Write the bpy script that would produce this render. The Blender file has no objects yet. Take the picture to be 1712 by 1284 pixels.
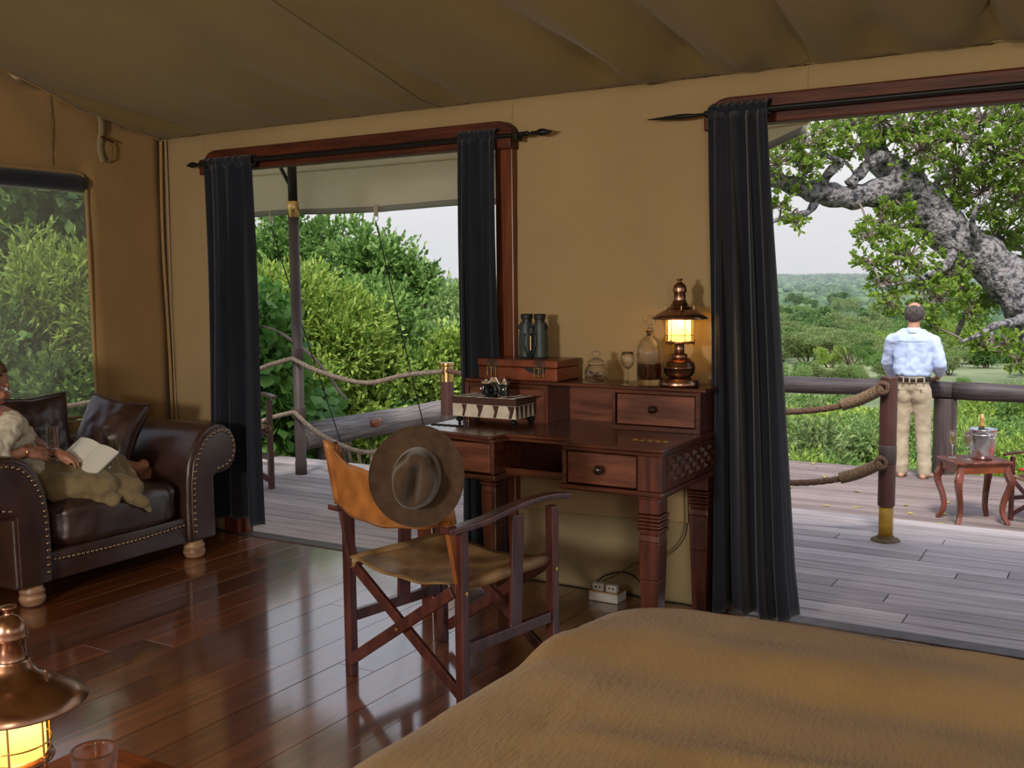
import bpy, bmesh, math, random
import numpy as np
from mathutils import Vector, Matrix, Euler, noise as mnoise
random.seed(7); np.random.seed(7)
PI = math.pi
COL = bpy.context.scene.collection
SC = bpy.context.scene
# ------------------------------------------------------------------ camera
cam_d = bpy.data.cameras.new('camera'); cam = bpy.data.objects.new('camera', cam_d); COL.objects.link(cam)
cam_d.sensor_width = 36.0; cam_d.lens = 36.0*1753.77/1712.0; cam_d.clip_end = 9000; cam_d.clip_start = .05
_y, _p, _r = math.radians(31.10), math.radians(5.633), math.radians(-.63)
_fh = Vector((-math.sin(_y), math.cos(_y), 0)); _R0 = Vector((math.cos(_y), math.sin(_y), 0)); _U = Vector((0, 0, 1))
_F = _fh*math.cos(_p)-_U*math.sin(_p); _UP0 = _U*math.cos(_p)+_fh*math.sin(_p)
_R = _R0*math.cos(_r)+_UP0*math.sin(_r); _UP = _UP0*math.cos(_r)-_R0*math.sin(_r)
cam.matrix_world = Matrix(((_R.x, _UP.x, -_F.x, 0), (_R.y, _UP.y, -_F.y, 0), (_R.z, _UP.z, -_F.z, 1.52), (0, 0, 0, 1)))
SC.camera = cam
# ------------------------------------------------------------------ world, lights, exposure
SC.view_settings.view_transform = 'Standard'; SC.view_settings.look = 'None'
SC.view_settings.exposure = 0.0; SC.view_settings.gamma = 1.0; SC.view_settings.use_curve_mapping = False
w = bpy.data.worlds.new('sky'); SC.world = w; w.use_nodes = True
nt = w.node_tree; bg = nt.nodes['Background']
tc = nt.nodes.new('ShaderNodeTexCoord'); mp = nt.nodes.new('ShaderNodeMapping'); nz = nt.nodes.new('ShaderNodeTexNoise'); rp = nt.nodes.new('ShaderNodeValToRGB')
mp.inputs['Scale'].default_value = (1, 1, 5); nz.inputs['Scale'].default_value = 1.6; nz.inputs['Detail'].default_value = 4
rp.color_ramp.elements[0].position = .3; rp.color_ramp.elements[0].color = (.66, .68, .74, 1)
rp.color_ramp.elements[1].position = .7; rp.color_ramp.elements[1].color = (.86, .85, .85, 1)
nt.links.new(tc.outputs['Generated'], mp.inputs[0]); nt.links.new(mp.outputs[0], nz.inputs['Vector']); nt.links.new(nz.outputs['Fac'], rp.inputs[0]); sx = nt.nodes.new('ShaderNodeSeparateXYZ'); mr = nt.nodes.new('ShaderNodeMapRange'); mr.inputs['From Min'].default_value = .08; mr.inputs['From Max'].default_value = .75
mxs = nt.nodes.new('ShaderNodeMix'); mxs.data_type = 'RGBA'; mxs.blend_type = 'MULTIPLY'; nt.links.new(tc.outputs['Generated'], sx.inputs[0]); nt.links.new(sx.outputs['Z'], mr.inputs[0]); nt.links.new(mr.outputs[0], mxs.inputs[0])
mxs.inputs[7].default_value = (.80, .92, 1.15, 1); nt.links.new(rp.outputs[0], mxs.inputs[6]); nt.links.new(mxs.outputs[2], bg.inputs[0])
bg.inputs[1].default_value = 1.12
sun_d = bpy.data.lights.new('sun', 'SUN'); sun_d.energy = 3.9; sun_d.angle = math.radians(12); sun_d.color = (1, .95, .86)
sun = bpy.data.objects.new('sun', sun_d); COL.objects.link(sun); sun.rotation_euler = Euler((math.radians(38), math.radians(14), 0))
def lamp(name, loc, power, color, radius):
    d = bpy.data.lights.new(name, 'POINT'); d.energy = power; d.color = color; d.shadow_soft_size = radius
    o = bpy.data.objects.new(name, d); COL.objects.link(o); o.location = loc; return o
lamp('rear_left_light', (-1.9, -2.5, 1.8), 590, (1, .95, .86), .28)      # unseen rear source inferred from rightward shadows, strengthened to brighten the tent
lamp('rear_fill_light', (1.6, -1.8, 2.0), 170, (1, .93, .82), .3)  # added fill light behind the camera, no lamp is known there
SC.cycles.use_denoising = True; SC.cycles.max_bounces = 8; SC.cycles.diffuse_bounces = 4; SC.cycles.transparent_max_bounces = 16
SC.cycles.glossy_bounces = 4; SC.cycles.transmission_bounces = 8; SC.cycles.sample_clamp_indirect = 6; SC.cycles.caustics_refractive = False; SC.cycles.caustics_reflective = False

# ------------------------------------------------------------------ materials
def newmat(name):
    m = bpy.data.materials.new(name); m.use_nodes = True; return m, m.node_tree, m.node_tree.nodes['Principled BSDF']
def N(nt, t, **kw):
    n = nt.nodes.new(t)
    for k, v in kw.items():
        if hasattr(n, k): setattr(n, k, v)
        else: n.inputs[k.replace('_', ' ')].default_value = v
    return n
def mat(name, c1, c2=None, rough=.6, scale=8, stretch=(1, 1, 1), bump=0, bscale=None, metal=0, spec=.5, coat=0, coatr=.1, sheen=0, trans=0, ior=1.45, emit=None, estr=0, detail=4, contrast=(.35, .65), rnd=0, rough2=None, alpha=1, bdist=.01, sss=0):
    """noise-coloured principled material; stretch squeezes the pattern along axes; rnd adds per-object variation"""
    m, nt, b = newmat(name); L = nt.links
    b.inputs['Roughness'].default_value = rough; b.inputs['Metallic'].default_value = metal
    b.inputs['Specular IOR Level'].default_value = spec; b.inputs['Coat Weight'].default_value = coat; b.inputs['Coat Roughness'].default_value = coatr
    b.inputs['Sheen Weight'].default_value = sheen; b.inputs['Transmission Weight'].default_value = trans; b.inputs['IOR'].default_value = ior
    b.inputs['Alpha'].default_value = alpha
    if sss: b.inputs['Subsurface Weight'].default_value = sss; b.inputs['Subsurface Radius'].default_value = (.02, .008, .004)
    if emit: b.inputs['Emission Color'].default_value = (*emit, 1); b.inputs['Emission Strength'].default_value = estr
    b.inputs['Base Color'].default_value = (*c1, 1)
    if c2 is None and not bump: return m
    t = N(nt, 'ShaderNodeTexCoord'); mpn = N(nt, 'ShaderNodeMapping'); mpn.inputs['Scale'].default_value = stretch
    src = t.outputs['Object']
    if rnd:
        oi = N(nt, 'ShaderNodeObjectInfo'); ad = N(nt, 'ShaderNodeVectorMath', operation='ADD'); ml = N(nt, 'ShaderNodeVectorMath', operation='SCALE')
        cx = N(nt, 'ShaderNodeCombineXYZ'); [L.new(oi.outputs['Random'], cx.inputs[i]) for i in range(3)]
        L.new(cx.outputs[0], ml.inputs[0]); ml.inputs['Scale'].default_value = 37; L.new(src, ad.inputs[0]); L.new(ml.outputs[0], ad.inputs[1]); src = ad.outputs[0]
    L.new(src, mpn.inputs[0])
    nz = N(nt, 'ShaderNodeTexNoise', Scale=scale, Detail=detail); L.new(mpn.outputs[0], nz.inputs['Vector'])
    if c2 is not None:
        r = N(nt, 'ShaderNodeValToRGB'); r.color_ramp.elements[0].position = contrast[0]; r.color_ramp.elements[1].position = contrast[1]
        r.color_ramp.elements[0].color = (*c1, 1); r.color_ramp.elements[1].color = (*c2, 1); L.new(nz.outputs['Fac'], r.inputs[0]); out = r.outputs[0]
        if rnd:
            h = N(nt, 'ShaderNodeHueSaturation'); mr = N(nt, 'ShaderNodeMapRange'); mr.inputs['To Min'].default_value = 1-rnd; mr.inputs['To Max'].default_value = 1+rnd
            L.new(oi.outputs['Random'], mr.inputs[0]); L.new(mr.outputs[0], h.inputs['Value']); L.new(out, h.inputs['Color']); out = h.outputs[0]
        L.new(out, b.inputs['Base Color'])
    if rough2 is not None:
        mr = N(nt, 'ShaderNodeMapRange'); mr.inputs['To Min'].default_value = rough; mr.inputs['To Max'].default_value = rough2
        L.new(nz.outputs['Fac'], mr.inputs[0]); L.new(mr.outputs[0], b.inputs['Roughness'])
    if bump:
        bn = N(nt, 'ShaderNodeBump', Strength=bump, Distance=bdist); n2 = nz
        if bscale: n2 = N(nt, 'ShaderNodeTexNoise', Scale=bscale, Detail=3); L.new(mpn.outputs[0], n2.inputs['Vector'])
        L.new(n2.outputs['Fac'], bn.inputs['Height']); L.new(bn.outputs[0], b.inputs['Normal'])
    return m
def weave(name, c1, c2, rough=.9, bump=.25, scale=260, sheen=.1, big=1.2, trl=0):
    """woven cloth: fine crossed threads plus large soft tone changes"""
    m = mat(name, c1, c2, rough=rough, scale=big, sheen=sheen, spec=.2); nt = m.node_tree; L = nt.links; b = nt.nodes['Principled BSDF']
    t = N(nt, 'ShaderNodeTexCoord'); n = N(nt, 'ShaderNodeTexNoise', Scale=scale, Detail=1); L.new(t.outputs['Object'], n.inputs['Vector'])
    bn = N(nt, 'ShaderNodeBump', Strength=bump, Distance=.002); L.new(n.outputs['Fac'], bn.inputs['Height']); L.new(bn.outputs[0], b.inputs['Normal'])
    if trl:
        tr = N(nt, 'ShaderNodeBsdfTranslucent'); mx = N(nt, 'ShaderNodeMixShader'); mx.inputs[0].default_value = trl
        tr.inputs[0].default_value = (*c2, 1)
        out = nt.nodes['Material Output']; L.new(b.outputs[0], mx.inputs[1]); L.new(tr.outputs[0], mx.inputs[2]); L.new(mx.outputs[0], out.inputs[0])
    return m
def leafmat(name, c1, c2, trl=.35, rough=.45):
    m, nt, b = newmat(name); L = nt.links
    g = N(nt, 'ShaderNodeNewGeometry'); r = N(nt, 'ShaderNodeValToRGB'); r.color_ramp.elements[0].color = (*c1, 1); r.color_ramp.elements[1].color = (*c2, 1)
    L.new(g.outputs['Random Per Island'], r.inputs[0]); L.new(r.outputs[0], b.inputs['Base Color']); b.inputs['Roughness'].default_value = rough; b.inputs['Specular IOR Level'].default_value = .35
    tr = N(nt, 'ShaderNodeBsdfTranslucent'); L.new(r.outputs[0], tr.inputs[0]); mx = N(nt, 'ShaderNodeMixShader'); mx.inputs[0].default_value = trl
    L.new(b.outputs[0], mx.inputs[1]); L.new(tr.outputs[0], mx.inputs[2]); L.new(mx.outputs[0], nt.nodes['Material Output'].inputs[0])
    return m
def realglass(name, col):
    m, nt, b = newmat(name); g_ = N(nt, 'ShaderNodeBsdfGlass'); g_.inputs['Color'].default_value = (*col, 1); g_.inputs['IOR'].default_value = 1.45; g_.inputs['Roughness'].default_value = 0
    tr = N(nt, 'ShaderNodeBsdfTransparent'); mx = N(nt, 'ShaderNodeMixShader'); mx.inputs[0].default_value = .30; nt.links.new(g_.outputs[0], mx.inputs[1]); nt.links.new(tr.outputs[0], mx.inputs[2]); nt.links.new(mx.outputs[0], nt.nodes['Material Output'].inputs[0]); return m
def glassmat(name, col=(1, 1, 1), rough=0.0, tint=0.0):
    """thin clear glass: fresnel reflection over a clear pass-through, so light still reaches what stands behind"""
    m, nt, b = newmat(name); L = nt.links
    gl = N(nt, 'ShaderNodeBsdfGlossy'); gl.inputs['Roughness'].default_value = .03; tr = N(nt, 'ShaderNodeBsdfTransparent'); tr.inputs[0].default_value = (*col, 1)
    fr = N(nt, 'ShaderNodeLayerWeight'); fr.inputs['Blend'].default_value = .30; mx = N(nt, 'ShaderNodeMixShader')
    mm = N(nt, 'ShaderNodeMath', operation='MULTIPLY'); mm.inputs[1].default_value = .7; L.new(fr.outputs['Fresnel'], mm.inputs[0]); L.new(mm.outputs[0], mx.inputs[0])
    L.new(tr.outputs[0], mx.inputs[1]); L.new(gl.outputs[0], mx.inputs[2]); L.new(mx.outputs[0], nt.nodes['Material Output'].inputs[0]); return m
M = {}
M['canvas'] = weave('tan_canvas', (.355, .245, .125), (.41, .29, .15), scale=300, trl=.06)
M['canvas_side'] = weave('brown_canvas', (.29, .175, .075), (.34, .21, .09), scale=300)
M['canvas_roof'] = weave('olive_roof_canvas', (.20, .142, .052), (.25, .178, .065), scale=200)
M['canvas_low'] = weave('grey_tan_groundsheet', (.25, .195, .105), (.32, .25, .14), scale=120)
M['canvas_awning'] = weave('khaki_awning_canvas', (.58, .52, .41), (.70, .64, .52), scale=200, trl=.62)
M['hem'] = mat('grey_hem', (.17, .17, .14), rough=.8)
M['seam'] = mat('seam_thread', (.16, .11, .06), rough=.9)
M['curtain'] = weave('midnight_blue_curtain', (.010, .012, .020), (.016, .018, .029), scale=500, sheen=.28, bump=.3)
M['beam'] = mat('mahogany_beam', (.045, .010, .006), (.105, .024, .011), rough=.5, scale=7, stretch=(.5, 9, 9), bump=.3, spec=.3, coat=.06, coatr=.25, detail=6)
M['post'] = mat('mahogany_post', (.085, .020, .008), (.19, .050, .018), rough=.35, scale=5, stretch=(8, 8, .5), bump=.1, coat=.3, coatr=.25, detail=6)
M['floor'] = mat('polished_floor_wood', (.085, .022, .008), (.25, .075, .020), rough=.30, rough2=.42, scale=3, stretch=(11, .7, 6), bump=.10, coat=1.0, coatr=.11, detail=7, rnd=.38, contrast=(.3, .72), bdist=.004)
M['floor'].node_tree.nodes['Principled BSDF'].inputs['Coat IOR'].default_value = 2.8
M['deck'] = mat('weathered_deck_wood', (.26, .215, .215), (.51, .44, .43), rough=.55, rough2=.8, scale=3, stretch=(.7, 16, 6), bump=.5, detail=7, rnd=.22, bdist=.004, contrast=(.3, .7))
M['deck_low'] = mat('shaded_reddish_deck_wood', (.16, .115, .105), (.33, .25, .23), rough=.55, rough2=.8, scale=3, stretch=(.7, 16, 6), bump=.5, detail=7, rnd=.25, bdist=.004, contrast=(.3, .7))  # tree shade over the lower deck is put into this darker wood colour
M['deskx'] = mat('desk_wood_x', (.040, .010, .006), (.115, .030, .014), rough=.28, scale=4, stretch=(1, 9, 9), bump=.08, coat=.5, coatr=.15, detail=6)
M['deskz'] = mat('desk_wood_z', (.052, .012, .007), (.135, .034, .016), rough=.3, scale=4, stretch=(9, 9, .8), bump=.08, coat=.4, coatr=.2, detail=6)
M['deskpanel'] = mat('desk_drawer_wood', (.075, .022, .012), (.20, .065, .035), rough=.33, scale=4, stretch=(1, 6, 7), bump=.06, coat=.35, coatr=.2, detail=6, rnd=.1)
M['darkknob'] = mat('dark_knob', (.02, .009, .006), rough=.2, coat=.6)
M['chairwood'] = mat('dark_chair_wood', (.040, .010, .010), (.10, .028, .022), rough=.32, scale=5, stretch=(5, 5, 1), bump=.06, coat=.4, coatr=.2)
M['chairlit'] = mat('lit_back_post', (.20, .06, .015), (.34, .12, .03), rough=.35, scale=6, coat=.3)  # lit look of the right back post, painted into the wood colour
M['tanleather'] = mat('tan_saddle_leather', (.22, .075, .014), (.46, .18, .045), rough=.42, scale=9, bump=.25, bscale=60, detail=6, bdist=.003)
M['seatleather'] = mat('worn_seat_leather', (.12, .06, .022), (.36, .22, .10), rough=.4, scale=7, bump=.35, bscale=40, detail=6, bdist=.004)
M['brass'] = mat('brass', (.62, .40, .16), rough=.3, metal=1)
M['steel'] = mat('steel', (.55, .55, .56), (.75, .75, .76), rough=.22, metal=1, scale=20)
M['iron'] = mat('black_iron', (.012, .011, .010), rough=.45, metal=.4, spec=.4)
M['copper'] = mat('antique_copper', (.27, .145, .095), (.42, .24, .165), rough=.2, rough2=.36, metal=1, scale=12)
M['sofa'] = mat('dark_brown_leather', (.020, .008, .006), (.055, .024, .018), rough=.26, rough2=.45, scale=5, bump=.18, bscale=45, coat=.35, coatr=.25, detail=6, bdist=.003, contrast=(.25, .75))
M['stud'] = mat('bronze_stud', (.30, .20, .13), rough=.3, metal=1)
M['bun'] = mat('light_turned_wood', (.20, .10, .05), (.42, .25, .14), rough=.4, scale=6, stretch=(1, 1, 8))
M['felt'] = mat('brown_felt', (.050, .029, .016), (.072, .043, .025), rough=.95, scale=30, sheen=.35, bump=.2, bscale=200, spec=.1, bdist=.002)
M['felt_band'] = mat('light_brown_felt_band', (.11, .065, .042), rough=.85, sheen=.3)
M['blanket'] = None
M['black'] = mat('black_plastic', (.012, .012, .013), rough=.4)
M['rubber'] = mat('green_black_rubber', (.022, .034, .034), (.034, .048, .046), rough=.42, scale=30, bump=.1, bscale=400)
M['lens'] = mat('lens_glass', (.004, .005, .01), rough=.08, spec=.15)
M['white'] = mat('white_enamel', (.75, .75, .73), rough=.4)
M['paper'] = mat('book_paper', (.72, .69, .60), rough=.8)
M['cover'] = mat('dark_green_cover', (.02, .05, .03), rough=.5)
M['glass'] = glassmat('clear_glass'); M['glass_t'] = realglass('thick_glass', (1, 1, 1))
M['whisky'] = mat('amber_spirit', (.20, .035, .008), rough=.05, trans=.75, ior=1.33)
M['champ'] = mat('pale_champagne', (.75, .62, .28), rough=.05, trans=.8, ior=1.33)
M['coral'] = mat('biscuit', (.42, .17, .06), (.65, .36, .16), rough=.8, scale=30)
M['rope'] = mat('grey_brown_rope', (.16, .115, .085), (.33, .26, .21), rough=.95, scale=60, bump=.6, bscale=90)
M['rope_dark'] = mat('tarred_rope', (.085, .045, .03), (.19, .11, .075), rough=.95, scale=60, bump=.6, bscale=90)
M['whip'] = mat('rope_whipping', (.15, .095, .06), (.33, .23, .15), rough=.95, scale=10, stretch=(12, 12, 12), bump=.6)
M['log'] = mat('weathered_grey_log', (.10, .085, .078), (.27, .235, .22), rough=.8, scale=5, stretch=(9, .45, 9), bump=.5, detail=6)
M['logx'] = mat('dark_rail_log', (.035, .026, .028), (.10, .076, .078), rough=.5, scale=3, stretch=(.6, 9, 9), bump=.5, detail=6)
M['logz'] = mat('dark_rail_post', (.045, .030, .030), (.10, .070, .068), rough=.6, scale=3, stretch=(9, 9, .6), bump=.4, detail=6)
M['pole'] = mat('painted_brown_pole', (.06, .022, .020), (.11, .045, .038), rough=.45, scale=3, stretch=(5, 5, 1), bump=.1)
M['polegrey'] = mat('grey_brown_pole', (.05, .034, .032), (.10, .072, .068), rough=.5, scale=3, stretch=(5, 5, 1), bump=.1)
M['yellow'] = mat('yellow_band', (.50, .30, .02), (.28, .15, .03), rough=.5, scale=14)
def lampglass():
    m, nt, b = newmat('frosted_lamp_glass'); L = nt.links; tr = N(nt, 'ShaderNodeBsdfTransparent'); tr.inputs[0].default_value = (1, .86, .5, 1); tl = N(nt, 'ShaderNodeBsdfTranslucent'); tl.inputs[0].default_value = (1, .82, .45, 1)
    em = N(nt, 'ShaderNodeEmission'); em.inputs[0].default_value = (1, .62, .20, 1); em.inputs[1].default_value = .60; m1 = N(nt, 'ShaderNodeMixShader'); m1.inputs[0].default_value = .62; ad = N(nt, 'ShaderNodeAddShader')
    L.new(tr.outputs[0], m1.inputs[1]); L.new(tl.outputs[0], m1.inputs[2]); L.new(m1.outputs[0], ad.inputs[0]); L.new(em.outputs[0], ad.inputs[1]); L.new(ad.outputs[0], nt.nodes['Material Output'].inputs[0]); return m
M['wax'] = lampglass()
M['bulb'] = mat('glowing_flame', (1, .9, .7), emit=(1, .80, .42), estr=14)
M['skin'] = mat('skin', (.50, .25, .16), (.58, .31, .21), rough=.5, scale=18, sss=.12)
M['skinred'] = mat('tanned_skin', (.36, .15, .095), (.44, .20, .13), rough=.5, scale=18, sss=.12)
M['nail'] = mat('red_nail', (.45, .03, .05), rough=.2)
M['hairm'] = mat('grey_brown_hair', (.045, .035, .030), (.16, .13, .12), rough=.7, scale=40, stretch=(3, 3, .6), bump=.8, bscale=90)
M['hairw'] = mat('auburn_hair', (.07, .028, .014), (.18, .08, .04), rough=.55, scale=30, stretch=(3, 3, .6), bump=.6, bscale=90)
M['shirt'] = mat('pale_blue_shirt', (.50, .60, .88), (.58, .68, .92), rough=.8, scale=8, sheen=.1, bump=.25, bscale=6, bdist=.03)
M['khaki'] = mat('khaki_trousers', (.40, .32, .22), (.49, .40, .28), rough=.85, scale=6, sheen=.2, bump=.3, bscale=7, bdist=.03)
M['olive'] = mat('olive_khaki_cloth', (.17, .125, .055), (.235, .175, .085), rough=.85, scale=6, sheen=.2, bump=.35, bscale=9, bdist=.02)
M['cream'] = mat('cream_crinkle_blouse', (.50, .45, .35), (.62, .57, .46), rough=.85, scale=30, bump=.5, bscale=45, bdist=.006)
M['belt'] = mat('dark_belt', (.03, .018, .014), rough=.4)
M['redcush'] = mat('red_cushion', (.52, .03, .02), (.60, .06, .03), rough=.8, scale=20)
M['tablewood'] = mat('red_brown_table', (.09, .020, .012), (.22, .06, .035), rough=.25, scale=4, stretch=(4, 4, 1), coat=.4, bump=.05)
M['neartable'] = mat('orange_brown_table', (.16, .036, .010), (.26, .065, .018), rough=.2, scale=4, stretch=(1, 9, 4), coat=.5, bump=.05)
M['gold'] = mat('gold_foil', (.80, .42, .14), (.9, .6, .3), rough=.35, metal=.7, scale=40)
M['bottleg'] = mat('dark_green_bottle', (.02, .04, .015), rough=.08, coat=.6)
M['hide'] = mat('white_hide', (.55, .48, .38), (.66, .60, .50), rough=.8, scale=30, sheen=.3)
M['hidebrown'] = mat('brown_hide_stripe', (.055, .022, .014), rough=.75)
M['caseleather'] = mat('red_brown_case_leather', (.075, .016, .008), (.22, .055, .024), rough=.3, scale=6, bump=.3, bscale=35, coat=.2, bdist=.003)
M['cord'] = mat('cord', (.10, .075, .03), rough=.6)
M['bark'] = mat('lichened_bark', (.045, .045, .055), (.34, .31, .32), rough=.95, scale=16, bump=1.0, bscale=26, detail=8, contrast=(.38, .56), bdist=.06)
M['twig'] = mat('grey_twig', (.16, .12, .10), (.27, .21, .18), rough=.9, scale=9)
M['twigb'] = mat('brown_stem', (.08, .05, .035), (.16, .11, .08), rough=.9, scale=9)
M['screen'] = None
M['leaf_tree'] = leafmat('tree_leaf', (.10, .21, .02), (.42, .58, .09), trl=.5)
M['leaf_bright'] = leafmat('bright_leaf', (.13, .27, .035), (.60, .72, .17), trl=.4)
M['leaf_mid'] = leafmat('mid_leaf', (.07, .18, .04), (.36, .54, .15), trl=.35)
M['leaf_dark'] = leafmat('dark_leaf', (.035, .10, .025), (.24, .40, .11), trl=.3)
M['leaf_vine'] = leafmat('vine_leaf', (.08, .21, .045), (.22, .40, .09), trl=.35)
M['leaf_pale'] = leafmat('pale_leaf', (.16, .28, .08), (.42, .55, .20), trl=.35, rough=.6)
M['leaf_acacia'] = leafmat('acacia_leaf', (.15, .22, .08), (.36, .44, .17), trl=.3, rough=.7)
M['leaf_far'] = leafmat('far_leaf', (.035, .085, .045), (.20, .29, .15), trl=.1, rough=.8)
M['leaf_yellow'] = leafmat('yellow_leaf', (.45, .33, .06), (.55, .45, .14), trl=.2)
M['rock'] = mat('pale_granite', (.40, .36, .33), (.62, .57, .53), rough=.9, scale=1.5, bump=.6)

# ------------------------------------------------------------------ mesh helpers
class MB:
    def __init__(s): s.v = []; s.f = []
    def add(s, vs, fs):
        o = len(s.v); s.v += [tuple(v) for v in vs]; s.f += [tuple(i+o for i in f) for f in fs]; return s
    def box(s, x0, x1, y0, y1, z0, z1):
        vs = [(x, y, z) for z in (z0, z1) for y in (y0, y1) for x in (x0, x1)]
        return s.add(vs, [(0, 2, 3, 1), (4, 5, 7, 6), (0, 1, 5, 4), (2, 6, 7, 3), (0, 4, 6, 2), (1, 3, 7, 5)])
    def beam(s, a, b, wd, ht, up=(0, 0, 1)):
        """a square bar from a to b, wd across, ht along up"""
        a, b = Vector(a), Vector(b); d = (b-a).normalized(); u = Vector(up); sd = d.cross(u)
        if sd.length < 1e-4: sd = d.cross(Vector((1, 0, 0)))
        sd.normalize(); u = sd.cross(d).normalized(); vs = []
        for p in (a, b):
            for i, j in ((-1, -1), (1, -1), (1, 1), (-1, 1)): vs.append(p+sd*wd*.5*i+u*ht*.5*j)
        return s.add(vs, [(0, 3, 2, 1), (4, 5, 6, 7), (0, 1, 5, 4), (1, 2, 6, 5), (2, 3, 7, 6), (3, 0, 4, 7)])
    def tube(s, pts, r, n=10, caps=True, twist=0, lobes=0, lobed=0):
        pts = [Vector(p) for p in pts]; m = len(pts); rs = r if isinstance(r, (list, tuple)) else [r]*m; vs = []
        t = (pts[1]-pts[0]).normalized(); u = t.orthogonal().normalized()
        for i, p in enumerate(pts):
            t = (pts[min(i+1, m-1)]-pts[max(i-1, 0)]).normalized(); u = (u-t*u.dot(t)).normalized(); w_ = t.cross(u)
            for k in range(n):
                a = 2*PI*k/n; rr = rs[i]
                if lobes: rr *= 1+lobed*abs(math.sin(lobes*.5*(a+twist*i)))
                vs.append(p+(u*math.cos(a)+w_*math.sin(a))*rr)
        fs = [(i*n+k, i*n+(k+1) % n, (i+1)*n+(k+1) % n, (i+1)*n+k) for i in range(m-1) for k in range(n)]
        if caps: fs += [tuple(range(n-1, -1, -1)), tuple((m-1)*n+k for k in range(n))]
        return s.add(vs, fs)
    def lathe(s, c, prof, n=24, axis='z', sy=1, flute=0, fl=0, caps=True):
        """prof = [(r, h)...] turned about an axis through c"""
        c = Vector(c); vs = []; m = len(prof)
        for i, (r, h) in enumerate(prof):
            for k in range(n):
                a = 2*PI*k/n; q = r*(1+fl*math.cos(flute*a+i*.5)) if flute else r; x, y = q*math.cos(a), q*math.sin(a)*sy
                vs.append(c+Vector({'z': (x, y, h), 'x': (h, x, y), 'y': (x, h, -y)}[axis]))
        fs = [(i*n+k, i*n+(k+1) % n, (i+1)*n+(k+1) % n, (i+1)*n+k) for i in range(m-1) for k in range(n)]
        if caps and prof[0][0] > 1e-5: fs.append(tuple(range(n-1, -1, -1)))
        if caps and prof[-1][0] > 1e-5: fs.append(tuple((m-1)*n+k for k in range(n)))
        return s.add(vs, fs)
    def ell(s, c, r, rot=None, nu=16, nv=10):
        c = Vector(c); r = (r, r, r) if isinstance(r, (int, float)) else r; R = rot.to_matrix() if rot else Matrix.Identity(3); vs = []
        for i in range(nv+1):
            th = PI*i/nv
            for k in range(nu):
                a = 2*PI*k/nu; vs.append(c+R@Vector((r[0]*math.sin(th)*math.cos(a), r[1]*math.sin(th)*math.sin(a), -r[2]*math.cos(th))))
        return s.add(vs, [(i*nu+k, i*nu+(k+1) % nu, (i+1)*nu+(k+1) % nu, (i+1)*nu+k) for i in range(nv) for k in range(nu)])
    def cap(s, a, b, ra, rb, n=14):
        """tapered limb with round ends"""
        a, b = Vector(a), Vector(b); d = b-a; L = d.length; t = d/L; pts = []; rs = []
        for k in range(5): q = PI/2*(1-k/5); pts.append(a-t*ra*math.sin(q)); rs.append(max(ra*math.cos(q), ra*.02))
        for k in range(5): q = k/4; pts.append(a+d*q); rs.append(ra+(rb-ra)*q)
        for k in range(1, 6): q = PI/2*k/5; pts.append(b+t*rb*math.sin(q)); rs.append(max(rb*math.cos(q), rb*.02))
        return s.tube(pts, rs, n)
    def prism(s, poly, lo, hi, axis='z'):
        def P(a, b, h): return {'z': (a, b, h), 'x': (h, a, b), 'y': (a, h, b)}[axis]
        n = len(poly); vs = [P(a, b, lo) for a, b in poly]+[P(a, b, hi) for a, b in poly]
        fs = [tuple(range(n-1, -1, -1)), tuple(range(n, 2*n))]+[(i, (i+1) % n, n+(i+1) % n, n+i) for i in range(n)]
        return s.add(vs, fs)
    def grid(s, nu, nv, fn, closed=False):
        vs = [fn(i/(nu-1), j/(nv-1)) for j in range(nv) for i in range(nu)]
        return s.add(vs, [(j*nu+i, j*nu+i+1, (j+1)*nu+i+1, (j+1)*nu+i) for j in range(nv-1) for i in range(nu-1)])
    def rot(s, R, c=(0, 0, 0)):
        c = Vector(c); s.v = [tuple(R@(Vector(v)-c)+c) for v in s.v]; return s
    def move(s, d): s.v = [(v[0]+d[0], v[1]+d[1], v[2]+d[2]) for v in s.v]; return s
def wloc(o):
    p = Vector((0, 0, 0))
    while o is not None: p = p+o.location; o = o.parent
    return p
def obj(name, mb, m, parent=None, bevel=0, smooth=False, sub=0, solid=0, world=True, bseg=2, weld=False, local=None):
    """link one mesh object; world=True: the mesh is given in world coordinates (parents unrotated)"""
    vs = mb.v; off = Vector((0, 0, 0))
    if world:
        if parent is not None: off = wloc(parent)
        elif vs:
            a = np.array(vs); off = Vector(((a[:, 0].min()+a[:, 0].max())/2, (a[:, 1].min()+a[:, 1].max())/2, a[:, 2].min()))
        vs = [(v[0]-off.x, v[1]-off.y, v[2]-off.z) for v in vs]
    me = bpy.data.meshes.new(name); me.from_pydata(vs, [], mb.f)
    bm = bmesh.new(); bm.from_mesh(me)
    if weld: bmesh.ops.remove_doubles(bm, verts=bm.verts, dist=1e-5)
    bmesh.ops.recalc_face_normals(bm, faces=bm.faces); bm.to_mesh(me); bm.free()
    me.materials.append(m)
    if smooth: me.polygons.foreach_set('use_smooth', [True]*len(me.polygons))
    o = bpy.data.objects.new(name, me); COL.objects.link(o)
    if parent is not None: o.parent = parent
    elif world: o.location = off
    if bevel:
        b = o.modifiers.new('b', 'BEVEL'); b.width = bevel; b.segments = bseg; b.limit_method = 'ANGLE'; b.angle_limit = .6; b.harden_normals = False
    if solid: q = o.modifiers.new('s', 'SOLIDIFY'); q.thickness = solid; q.offset = 0
    if sub: q = o.modifiers.new('u', 'SUBSURF'); q.levels = sub; q.render_levels = sub
    return o
def tag(o, label=None, cat=None, group=None, kind=None):
    if label: o['label'] = label
    if cat: o['category'] = cat
    if group: o['group'] = group
    if kind: o['kind'] = kind
    return o
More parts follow.
